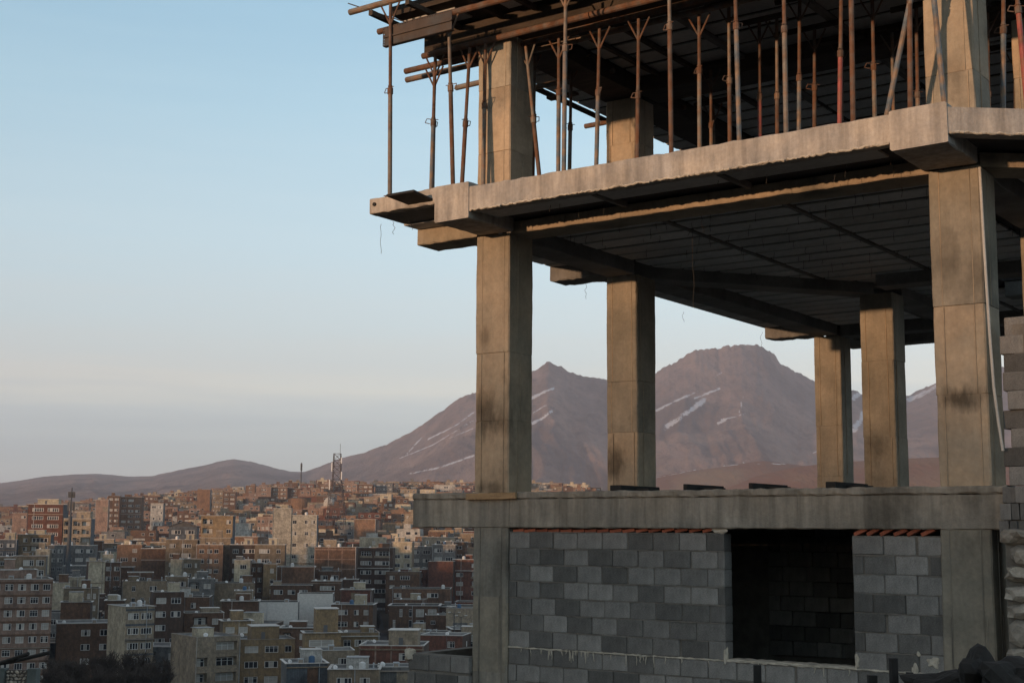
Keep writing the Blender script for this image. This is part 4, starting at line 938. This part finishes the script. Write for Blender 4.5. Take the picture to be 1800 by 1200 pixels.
for x0, x1, y, D, c in ((563, 585, 852, 1130, 'orange brick'), (608, 628, 850, 1120, 'pinkish'), (630, 655, 851, 1100, 'brown brick'), (660, 690, 848, 1110, 'grey'), (700, 720, 856, 1150, 'orange brick'), (763, 800, 852, 1180, 'white'), (800, 812, 856, 1170, 'pinkish'), (812, 832, 853, 1190, 'pinkish'), (668, 688, 868, 960, 'cream'), (953, 975, 855, 1500, 'orange brick'), (984, 1008, 854, 1520, 'ochre'),
                        (374, 392, 862, 1000, 'tan'), (392, 414, 864, 990, 'brown brick'), (450, 476, 856, 1100, 'pinkish'), (478, 505, 856, 1105, 'orange brick'), (505, 528, 858, 1110, 'brown brick')):
    put(x0, x1, y, D, color=c, side='grey' if HR.random() < .4 else 'brown brick', cols=HR.choice((two, three, one)), yaw=4, detail=1)
# round drum-shaped hall and a domed mosque in the middle distance
p = at(529, 876, 900); g0 = gz(p.x, p.y) - 2
o = MB().tube((0, 0, 0), (0, 0, p.z - g0), 6.4, 6.4, 24).build('round_hall', WALLS['orange brick']); o.location = (p.x, p.y, g0); tag(o, 'round drum-shaped brick hall in the middle of the hillside town', 'hall')
MB().tube((0, 0, p.z - g0 + .01), (0, 0, p.z - g0 + .5), 6.7, 6.7, 24).build('roof', ROOFS[0], o)
p = at(580, 872, 860); g0 = gz(p.x, p.y) - 2; T = empty('mosque', (p.x, p.y, g0)); tag(T, 'small pale domed building left of the lattice mast', 'mosque')
h = p.z - g0; MB().box(-5, 6, -4, 6, 0, h - 6).build('wall', WALLS['pinkish'], T); mb = MB(); rr = [3.6, 3.9, 3.7, 3.0, 1.9, .5]; hh = [0, 1.2, 2.6, 4.0, 5.2, 6.0]
for k in range(5): mb.tube((0, 0, h - 6 + hh[k]), (0, 0, h - 6 + hh[k + 1]), rr[k], rr[k + 1], 18, caps=False)
mb.build('dome', WALLS['white'], T)

# --- the rest of the town: rows of houses climbing the slope
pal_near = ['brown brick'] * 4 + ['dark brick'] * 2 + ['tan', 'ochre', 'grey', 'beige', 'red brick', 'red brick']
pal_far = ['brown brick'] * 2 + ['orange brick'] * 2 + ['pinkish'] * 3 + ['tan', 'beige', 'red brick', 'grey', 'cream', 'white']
STREETS = []     # (polyline on the ground, half width)
def px_ground(x, D): r = ray(x, 950); k = D / r.y; return Vector((r.x * k, D, 0))
STREETS.append(([px_ground(655, 330), px_ground(660, 380), px_ground(662, 430), px_ground(652, 470)], 3.6)); STREETS.append(([px_ground(452, 380), px_ground(466, 410), px_ground(474, 428)], 3.0))
STREETS.append(([px_ground(700, 345), px_ground(770, 350), px_ground(850, 356)], 4.5))
def dist_street(x, y):
    best = 1e9
    for pts, hw in STREETS:
        for a, b in zip(pts[:-1], pts[1:]):
            dx, dy = b.x - a.x, b.y - a.y; t_ = max(0, min(1, ((x - a.x) * dx + (y - a.y) * dy) / (dx * dx + dy * dy))); best = min(best, math.hypot(x - a.x - t_ * dx, y - a.y - t_ * dy) - hw)
    return best
D = 318.0; FAR = []
NREM = 300 - len(HOUSES)
cand = []
while D < 1420:
    step = HR.uniform(13, 17); s = D * ray(-60, 930).x / ray(-60, 930).y; e = D * ray(1040 if D > 850 else 1420, 930).x
    x = s
    while x < e:
        w = HR.uniform(7.5, 13.5) if D > 600 else HR.uniform(9, 15); d = HR.uniform(7, 12)
        cx, cy = x + w / 2, D + HR.uniform(-4, 4)
        if all((cx - a) ** 2 + (cy + d / 2 - b) ** 2 > (max(w, d) * .5 + r_) ** 2 * .80 for a, b, r_ in OCC) and dist_street(cx, cy + d / 2) > max(w, d) * .55 and HR.random() < .95:
            cand.append((x, cy, w, d)); OCC.append((cx, cy + d / 2, max(w, d) * .42))
        x += w + HR.uniform(.2, 2.2)
    D += step
far_mb = {k: MB() for k in ['brown brick', 'orange brick', 'pinkish', 'tan', 'beige', 'cream', 'grey', 'white', 'red brick']}
far_win = MB(); far_wp = MB()
for (x, y, w, d) in sorted(cand, key=lambda c: c[1]):
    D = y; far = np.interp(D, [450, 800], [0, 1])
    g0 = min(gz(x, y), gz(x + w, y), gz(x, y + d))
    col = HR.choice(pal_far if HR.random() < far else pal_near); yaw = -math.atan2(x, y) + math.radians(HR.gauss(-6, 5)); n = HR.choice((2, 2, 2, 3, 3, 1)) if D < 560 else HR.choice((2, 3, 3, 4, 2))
    hidden = to_px((x, y, g0 + 6))[0] > 868 and D < 1150            # stands behind the concrete building
    if D < 1000 and NREM > 0 and not hidden:
        NREM -= 1
        nb = max(1, int(w / 3.6)); wl = []
        if HR.random() < .82:
            for k in range(nb):
                a = w * (k + .5) / nb; hw = HR.uniform(.55, 1.1); wl.append((a - hw, a + hw, 1.0, 2.4, HR.choice((2, 3, 3))))
        bal = [(q, round(HR.choice(wl)[0], 1)) for q in range(n)] if wl and HR.random() < .45 else ()
        st = (HR.uniform(.1, .5) * w, 3.0, HR.uniform(1.8, 2.4), HR.choice((col, 'cream', 'beige')), 3.5) if HR.random() < .3 else None
        house((x, y, g0 + .2), yaw, w, d, n, HR.uniform(2.9, 3.2), col, side=HR.choice((col, 'grey', 'blue-grey', 'dark brick')), wins=wl, side_wins=HR.choice((0, 0, 1)), roof=HR.randrange(3), cap=HR.choice((0, 0, 1)), stair=st, balcony=bal, detail=2 if D < 430 else 1, top_extra=HR.uniform(.4, .9), skip=HR.choice((.15, .3, .5)))
    else:
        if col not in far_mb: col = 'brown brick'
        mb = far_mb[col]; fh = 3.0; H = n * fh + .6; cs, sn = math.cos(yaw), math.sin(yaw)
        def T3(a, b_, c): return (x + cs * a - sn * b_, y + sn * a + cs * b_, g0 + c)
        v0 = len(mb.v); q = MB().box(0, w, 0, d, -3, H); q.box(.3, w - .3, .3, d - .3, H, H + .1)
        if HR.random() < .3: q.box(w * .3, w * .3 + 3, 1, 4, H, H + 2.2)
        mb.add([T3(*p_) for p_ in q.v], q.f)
        nb = max(1, int(w / 3.4)); a_ = MB(); b2 = MB()
        for k in range(n):
            for j in range(nb):
                if HR.random() < .15: continue
                c = w * (j + .5) / nb; hw = HR.uniform(.5, 1.2); z = k * fh
                a_.box(c - hw, c + hw, -.10, -.003, z + 1.0, z + 1.1); a_.box(c - hw, c + hw, -.10, -.003, z + 2.3, z + 2.4); a_.box(c - hw, c - hw + .1, -.1, -.003, z + 1.1, z + 2.3); a_.box(c + hw - .1, c + hw, -.1, -.003, z + 1.1, z + 2.3)
                b2.quad((c - hw + .1, -.04, z + 1.1), (c + hw - .1, -.04, z + 1.1), (c + hw - .1, -.04, z + 2.3), (c - hw + .1, -.04, z + 2.3), 0 if HR.random() < .7 else 1)
        far_win.add([T3(*p_) for p_ in a_.v], a_.f)
        i0 = len(far_wp.v); far_wp.v += [T3(*p_) for p_ in b2.v]; far_wp.f += [tuple(i + i0 for i in f_) for f_ in b2.f]; far_wp.m += b2.m
FH = empty('far_houses', (0, 1100, 0)); tag(FH, kind='stuff')
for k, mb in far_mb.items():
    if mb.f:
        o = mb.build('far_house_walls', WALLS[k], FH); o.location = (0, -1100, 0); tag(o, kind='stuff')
o = far_win.build('far_window_frames', FRAME, FH); o.location = (0, -1100, 0); tag(o, kind='stuff')
o = far_wp.build('far_window_panes', [PANE, CURT], FH); o.location = (0, -1100, 0); tag(o, kind='stuff')
print('houses', len(HOUSES), 'far', len(cand) - (300 - len(HOUSES)))

# --- streets
for pts, hw in STREETS:
    mb = MB(); L = []
    fine = []
    for a, b in zip(pts[:-1], pts[1:]):
        for k in range(8): fine.append(a.lerp(b, k / 8))
    fine.append(pts[-1])
    for i, p in enumerate(fine):
        q = (fine[min(i + 1, len(fine) - 1)] - fine[max(i - 1, 0)]).normalized(); nrm = Vector((-q.y, q.x, 0))
        for s in (-1, 1):
            c = p + nrm * hw * s; L.append((c.x, c.y, max(gz(p.x, p.y), gz(c.x, c.y)) + .5))
    mb.add(L, [(2 * i, 2 * i + 1, 2 * i + 3, 2 * i + 2) for i in range(len(fine) - 1)])
    tag(mb.build('road', ASPH), kind='structure')
# --- cars
def car(x, D, rz, paint, lab):
    p = px_ground(x, D); z = gz(p.x, p.y) + .52; T = empty('parked_car', (p.x, p.y, z), rz); tag(T, lab, 'car')
    MB().loft(0, [-2.0, -1.9, -.9, .6, 1.9, 2.0], [(-.75, .75, .35, .75), (-.8, .8, .25, .88), (-.82, .82, .22, .92), (-.82, .82, .22, .92), (-.8, .8, .25, .82), (-.72, .72, .35, .68)], .08).build('body', paint, T)
    MB().loft(0, [-1.5, -.9, .35, 1.0], [(-.66, .66, .86, .9), (-.6, .6, .86, 1.38), (-.6, .6, .86, 1.40), (-.68, .68, .86, .88)], .06).build('cabin', PANE, T)
    for sx in (-1.25, 1.25):
        for sy in (-.8, .8): MB().tube((sx, sy - .09, .3), (sx, sy + .09, .3), .3, n=12).build('wheel', BLACKM, T)
WP = M('car_white', (.6, .6, .58), .35, .05, 2); SP = M('car_silver', (.3, .31, .32), .35, .05, 2)
car(464, 414, 1.45, WP, 'white car in the narrow street right of the narrow house with a cream side'); car(745, 350, .1, WP, 'white car parked on the lower road below the arched building'); car(452, 392, 1.5, SP, 'grey car at the lower end of the narrow street')
# --- masts
p0 = at(590, 935, 700); gb = gz(p0.x, 700) - 1; top = at(590, 797, 700).z; T = empty('lattice_mast', (p0.x, 700, gb)); Hm = top - gb
tag(T, 'tall brown steel lattice telecom mast rising over the hillside town', 'mast'); LM['tall lattice mast'] = T
def hwid(z): return np.interp(z / Hm, [0, .55, .72, 1], [5.2, 3.4, 2.0, 1.7])
legs = MB(); seg = 15
for sx in (-1, 1):
    for sy in (-1, 1):
        pts = [(sx * hwid(Hm * k / seg), sy * hwid(Hm * k / seg), Hm * k / seg) for k in range(seg + 1)]
        mb = MB(); [mb.tube(a, b, .17, n=6) for a, b in zip(pts[:-1], pts[1:])]; mb.build('leg', LATT, T)
mb = MB()
for k in range(seg):
    z0, z1 = Hm * k / seg, Hm * (k + 1) / seg; a, b = hwid(z0), hwid(z1); c0 = [(-a, -a), (a, -a), (a, a), (-a, a)]; c1 = [(-b, -b), (b, -b), (b, b), (-b, b)]
    for i in range(4):
        j = (i + 1) % 4; mb.tube((*c0[i], z0), (*c1[j], z1), .09, n=4); mb.tube((*c0[j], z0), (*c1[i], z1), .09, n=4); mb.tube((*c1[i], z1), (*c1[j], z1), .09, n=4)
tag(mb.build('bracing', LATT, T), kind='stuff')
for (z, s, hh) in ((Hm - 18, -1, 5), (Hm - 9, -1, 4.5), (Hm - 13, 1, 4), (Hm - 5, 1, 3)):
    MB().box(s * (hwid(z) + .5) - .25, s * (hwid(z) + .5) + .25, -2.2, -1.9, z, z + hh).box(s * (hwid(z) + .1) - .6, s * (hwid(z) + .1) + .6, -2.0, -1.9, z + 1, z + 1.2).build('antenna_panel', DISHM, T)
MB().tube((1.4, 0, Hm), (1.4, 0, Hm + 5), .1, n=5).build('whip_antenna', LATT, T)
pt = at(123, 857, 430); gb = gz(pt.x, 430) - 1; Hm = pt.z - gb; T = empty('monopole_mast', (at(120, 960, 430).x, 430, gb)); LM['grey monopole mast'] = T
tag(T, 'grey tubular monopole phone mast with antennas near the left edge', 'mast')
MPM = M('pole_grey', (.05, .054, .06), .6, .15, 1)
MB().tube((0, 0, 0), (.25, 0, Hm * .8), .85, .55, 14).build('pole', MPM, T); MB().tube((.25, 0, Hm * .8 + .01), (.3, 0, Hm), .28, .16, 10).build('top_pole', MPM, T)
for k in range(6):
    a = k * math.pi / 3; MB().box(-.17, .17, -.08, .08, 0, 2.6).build('antenna_panel', MPM, T).location = (.28 + .95 * math.cos(a), .95 * math.sin(a), Hm * .84)
    MB().box(-.15, .15, -.07, .07, 0, 1.8).build('antenna_panel', MPM, T).location = (.28 + .9 * math.cos(a + .5), .9 * math.sin(a + .5), Hm * .93)
for z in (Hm * .86, Hm * .95):
    mb = MB(); [mb.tube((.28, 0, z), (.28 + .95 * math.cos(k * math.pi / 3), .95 * math.sin(k * math.pi / 3), z), .05, n=5) for k in range(6)]; [mb.tube((.28 + .95 * math.cos(k * math.pi / 3), .95 * math.sin(k * math.pi / 3), z + .03), (.28 + .95 * math.cos((k + 1) * math.pi / 3), .95 * math.sin((k + 1) * math.pi / 3), z + .03), .05, n=5) for k in range(6)]
    mb.build('antenna_ring', MPM, T)
pt = at(530, 813, 1180); gb = gz(pt.x, 1180) - 1; T = empty('thin_mast', (pt.x, 1180, gb)); Hm = pt.z - gb; tag(T, 'thin dark mast on the skyline left of the lattice mast', 'mast')
MB().tube((0, 0, 0), (0, 0, Hm), .55, .4, 8).build('pole', MPM, T); MB().tube((0, 0, Hm * .8), (0, 0, Hm * .98), .8, .8, 8).build('antenna_panel', MPM, T)
# --- street lamps by the lower road
for i, (x, D) in enumerate(((757, 338), (800, 350), (812, 352))):
    p = px_ground(x, D); z = gz(p.x, p.y); T = empty('street_lamp', (p.x, p.y, z)); hgt = (9, 12, 11)[i]
    MB().tube((0, 0, 0), (0, 0, hgt), .14, .09, 8).build('pole', MPM, T)
    for s in (-1, 1):
        a = MB().tube((0, 0, hgt - .1), (1.3 * s, 0, hgt + .3), .05, n=5).build('arm', MPM, T)
        MB().loft(0, [1.2 * s - .35, 1.2 * s + .35], [(-.14, .14, hgt + .28, hgt + .42)] * 2, .04).build('lamp_head', DISHM, T)
    tag(T, ('double street lamp by the lower road below the arched building', 'taller lamp post left of the pair by the columns', 'lamp post nearest the front left column')[i], 'lamp', 'street lamps on the lower road')
# ------------------------------------------------------------------ labels of the houses: look plus nearest landmark
NUM = {1: 'one-storey', 2: 'two-storey', 3: 'three-storey', 4: 'four-storey'}
for l, o in LM.items():
    if 'label' not in o: tag(o, l[0].upper() * 0 + l, 'house' if 'house' in l else 'building')
lmpx = {l: to_px(o.location + Vector((0, 0, 6))) for l, o in LM.items()}
SHORT = {'long beige apartment block at the left edge': 'the long apartment block', 'beige house with recessed balconies near the bottom': 'the beige balcony house', 'house with black balcony bands and white windows': 'the black-banded house',
         'house with the crumpled silver wall': 'the silver-walled house', 'modern ochre house with blue-grey panels': 'the modern ochre house', 'brown house with pale frame lines near the low block wall': 'the pale-framed brown house',
         'brown building with arched dark bays': 'the arched brown building', 'house with a tall blank red-brown wall by the columns': 'the blank red-brown wall', 'stone-faced block with a tall blank tower': 'the stone block',
         'blank brick wall building with pale frame lines': 'the blank brick building', 'yellow-beige block with balconies': 'the yellow-beige block', 'tall red brick apartment block with white windows': 'the red brick block',
         'cream block of open balconies behind the monopole': 'the cream balcony block', 'bright cream stone-walled house': 'the bright cream house', 'tall lattice mast': 'the lattice mast', 'grey monopole mast': 'the monopole mast'}
seen = {}
for h in HOUSES:
    o = h['o']
    if 'label' in o: o['group'] = 'houses of the hillside town'; continue
    px = to_px(o.location + Vector((h['w'] / 2, 0, h['H'])))
    l = min(lmpx, key=lambda q: math.hypot(lmpx[q][0] - px[0], lmpx[q][1] - px[1])); dx, dy = px[0] - lmpx[l][0], px[1] - lmpx[l][1]
    d = ('right of' if dx > 0 else 'left of') if abs(dx) > abs(dy) * 1.3 else ('below' if dy > 0 else 'uphill of')
    look = ('silver-faced' if h['foil'] else h['col']) + ' ' + NUM.get(h['n'], 'tall')
    ft = 'with rooftop stair box' if h['stair'] else 'with balconies' if h['bal'] else 'with gabled roof' if h['gable'] else 'with a blank front' if not h['nw'] else 'with plain window rows'
    key = (look, ft, d, l); seen.setdefault(key, []).append((math.hypot(dx, dy), h))
for (look, ft, d, l), L in seen.items():
    L.sort(key=lambda q: q[0])
    for i, (_, h) in enumerate(L):
        s = '%s house %s %s %s' % (look, ft, d, SHORT[l])
        if len(L) > 1: s += ', ' + (ORD[i] if i else 'nearest') + ('' if i == 0 else ' nearest')
        tag(h['o'], s, 'house', 'houses of the hillside town')
# --- roof clutter on the nearer houses
dish = MB(); rr = [.05, .25, .42, .5]; dd = [0, .03, .09, .14]
for k in range(3):
    n = 14; vs = [(rr[k + e] * math.cos(2 * math.pi * i / n), dd[k + e], rr[k + e] * math.sin(2 * math.pi * i / n)) for e in (0, 1) for i in range(n)]
    dish.add(vs, [(i, (i + 1) % n, n + (i + 1) % n, n + i) for i in range(n)])
dish_b = dish.mesh('dish', DISHM); dm = MB().tube((0, .02, 0), (0, .12, -.8), .03, n=5).tube((0, .0, -.3), (0, -.45, .0), .015, n=4).mesh('mount', METAL)
dish_b.polygons.foreach_set('use_smooth', [True] * len(dish_b.polygons))
tank = {}
for nm, mt_ in (('blue', TANKB), ('white', TANKW)):
    tank[nm] = MB().tube((0, 0, .35), (0, 0, 1.45), .55, .55, 14).tube((0, 0, 1.45), (0, 0, 1.65), .55, .2, 14).mesh('tank', mt_)
stand = MB().box(-.5, .5, -.5, .5, .28, .34).box(-.5, -.42, -.5, -.42, 0, .28).box(.42, .5, -.5, -.42, 0, .28).box(-.5, -.42, .42, .5, 0, .28).box(.42, .5, .42, .5, 0, .28).mesh('stand', METAL)
cool = MB().box(-.5, .5, -.5, .5, .15, 1.15).box(-.55, .55, -.55, .55, 1.152, 1.2).mesh('cabinet', METAL); cool2 = MB().box(-.4, .4, -.508, -.502, .25, 1.0).mesh('louvre', CAPM[1])
chim = MB().tube((0, 0, 0), (0, 0, 1.3), .1, n=8).tube((0, 0, 1.3), (0, 0, 1.5), .17, .1, 8).mesh('vent_pipe', METAL)
cnt = {}
used_l = set(o['label'] for o in bpy.data.objects if 'label' in o)
def clutter_label(L, p):
    """what it is, then the nearest landmark and how far along it lies"""
    what = L.split(' on the roof')[0]; px = to_px(p); host = L.split(' of the ')[1].split()[:3]
    l = min(lmpx, key=lambda q: math.hypot(lmpx[q][0] - px[0], lmpx[q][1] - px[1])); dx, dy = px[0] - lmpx[l][0], px[1] - lmpx[l][1]
    d = ('right of' if dx > 0 else 'left of') if abs(dx) > abs(dy) * 1.3 else ('below' if dy > 0 else 'uphill of')
    for i in range(20):
        s_ = '%s%s on a %s roof %s %s' % ('' if i == 0 else ORD[i] + ' ', what, ' '.join(host[:2]) if host[1] == 'brick' else host[0], d, SHORT[l])
        if s_ not in used_l: break
    used_l.add(s_); return s_
for h in sorted(HOUSES, key=lambda q: q['o'].location.y):
    o = h['o']; D = o.location.y
    if D > 540: continue
    R4 = Matrix.Translation(o.location) @ Matrix.Rotation(h['yaw'], 4, 'Z'); zr = h['H'] - .45
    items = []
    if HR.random() < .45: items.append('dish')
    if HR.random() < .15: items.append('dish')
    if HR.random() < .40: items.append('cooler')
    if HR.random() < .30: items.append('tank')
    if HR.random() < .45: items.append('vent')
    ncell = len(items)
    for k, it in enumerate(items):
        cell = (k + HR.uniform(.25, .75)) / len(items)
        p = R4 @ Vector((max(.9, min(h['w'] - .9, cell * h['w'])), HR.uniform(h['d'] - 1.6, h['d'] - .8) if h['stair'] else HR.uniform(.9, min(4, h['d'] - 1)), zr)); hl = o['label']
        words = hl.replace(',', ' ').split(); nm = ' '.join(hl.split()[:11])
        rz = h['yaw'] + HR.uniform(-.2, .2)
        if it == 'dish':
            T = empty('satellite_dish', p + Vector((0, 0, .0)), rz + HR.uniform(-.5, .5)); q = link('dish', dish_b, T); q.location = (0, 0, .82); q.rotation_euler = (-.6, 0, 0); s = HR.uniform(.7, 1.0); T.scale = (s, s, s); q2 = link('mount', dm, T); q2.location = (0, 0, .8)
            c = 'dish'; L = 'white satellite dish on the roof of the ' + nm
        elif it == 'tank':
            col = HR.choice(('blue', 'white', 'white')); T = empty('water_tank', p, rz); link('tank', tank[col], T); link('stand', stand, T); c = 'water tank'; L = col + ' water tank on the roof of the ' + nm
        elif it == 'cooler':
            T = empty('air_cooler', p, rz); link('cabinet', cool, T); link('louvre', cool2, T); c = 'air cooler'; L = 'grey air cooler on the roof of the ' + nm
        else:
            T = link('roof_vent', chim); T.location = p; c = 'vent'; L = 'grey vent pipe on the roof of the ' + nm
        L = clutter_label(L, p)
        tag(T, L, c, {'dish': 'dishes', 'vent': 'vents', 'air cooler': 'air coolers', 'water tank': 'water tanks'}[c] + ' on the town roofs')
# --- bare trees in the hollow at the bottom left
def bare_tree(x, ytop, D, lab, seed, hmin=5):
    r = random.Random(seed); p = at(x, ytop, D); g0 = gz(p.x, p.y); h = max(hmin, p.z - g0); T = empty('bare_tree', (p.x, p.y, g0 - .2)); tag(T, lab, 'tree', 'bare winter trees in the hollow')
    tr = MB(); cr = MB()
    def grow(a, dr, L, rad, lev):
        nseg = 3 if lev < 3 else 2; p = a; d_ = dr
        for q in range(nseg):
            d_ = (d_ + Vector((r.uniform(-1, 1), r.uniform(-1, 1), r.uniform(-.3, .7))) * .16).normalized(); n_ = p + d_ * (L / nseg)
            r0 = max(.018, rad * (1 - .3 * q / nseg)); r1 = max(.016, rad * (1 - .3 * (q + 1) / nseg))
            (tr if lev < 1 else cr).tube(p, n_, r0, r1, 5 if lev < 2 else 3, caps=False)
            if lev < 4 and (lev > 0 or q > 0):
                for k in range(2 if lev < 3 else 2):
                    nd_ = (d_ + Vector((r.uniform(-1, 1), r.uniform(-1, 1), r.uniform(-.15, .55))) * .75).normalized(); grow(p.lerp(n_, r.uniform(.3, 1)), nd_, L * r.uniform(.5, .72), rad * .5, lev + 1)
            p = n_
    for q in range(r.choice((3, 4, 5))): grow(Vector((r.uniform(-.6, .6), r.uniform(-.6, .6), 0)), Vector((r.uniform(-.5, .5), r.uniform(-.5, .5), 1)).normalized(), h * .5, .12, 0)
    tr.build('trunk', BARK, T); cr.build('crown', BARK, T)
TREES = [(105, 1150, 215, 'leftmost bare tree below the long apartment block'), (140, 1152, 225, 'bare tree in front of the brown house at bottom left'), (172, 1146, 218, 'bare tree between the brown house and the black-banded house'), (205, 1150, 235, 'bare tree directly below the black-banded house'),
         (240, 1148, 226, 'bare tree right of the black-banded house'), (268, 1150, 240, 'bare tree left of the beige balcony house'), (84, 1165, 190, 'low bare tree beside the ruined stone shed'), (155, 1168, 180, 'low bare tree in the hollow, second from the ruined shed'), (215, 1168, 185, 'low bare tree in the hollow below the black-banded house'),
         (284, 1162, 200, 'low bare tree touching the beige balcony house'), (122, 1160, 200, 'dense bare tree right of the ruined shed'), (188, 1158, 205, 'dense bare tree in the middle of the hollow'), (232, 1160, 208, 'dense bare tree right of the middle of the hollow'), (258, 1168, 190, 'low bare tree third from the beige balcony house'),
         (638, 1068, 425, 'bare reddish tree at the foot of the dark street'), (672, 1066, 420, 'bare tree left of the arched brown building'), (566, 1078, 350, 'bare tree behind the modern ochre house'), (205, 1010, 430, 'bare tree beside the bright cream house'), (600, 960, 560, 'bare tree at the foot of the lattice mast'), (815, 965, 520, 'bare tree beside the front left column')]
for i, (x, y, D, lab) in enumerate(TREES): bare_tree(x, y, D, lab, 500 + i)
# --- ruined stone pillars with roof beams at the bottom left corner
p = at(5, 1178, 45); gb = gz(p.x, 45) - .3; T = empty('ruined_shed', (p.x, 45, gb)); tag(T, 'ruined rubble stone shed with dark roof beams in the bottom left corner', 'shed'); h = at(40, 1174, 45).z - gb
DK = M('ruin_plaster', (.10, .115, .11), .95, .3, 2)
for a, b in ((-.55, .12), (.82, 1.12)): MB().loft(2, [0, h * .5, h], [(a, b, -.2, .2)] * 3, .02, .01, HR).build('pillar', DK, T)
MB().box(.14, .80, -.05, .2, 0, h - .05).build('mortar', M('ruin_mortar', (.10, .085, .075), .95, .3, 3), T)
sm_ = [blob(HR, .07, .05, .05, 1, .25).mesh('stone', STONE) for _ in range(4)]
z = h - .1
while z > h - 1.1:
    a = .18
    while a < .78:
        o = link('stone', sm_[HR.randrange(4)], T); s = HR.uniform(.5, .95); o.location = (a, -.06, z); o.scale = (s, s, s); o.rotation_euler = (0, HR.uniform(-.6, .6), 0); a += HR.uniform(.10, .17)
    z -= HR.uniform(.085, .11)
for (x0, y0, x1, y1, dd) in ((-20, 1172, 50, 1148, -.1), (18, 1163, 88, 1146, .1), (-20, 1169, 30, 1160, .25)):
    a, b = at(x0, y0, 45 + dd), at(x1, y1, 44.0 + dd); off = Vector((p.x, 45, gb))
    MB().tube(a - off, b - off, .06, .06, 6).build('roof_beam', BLACKM, T)
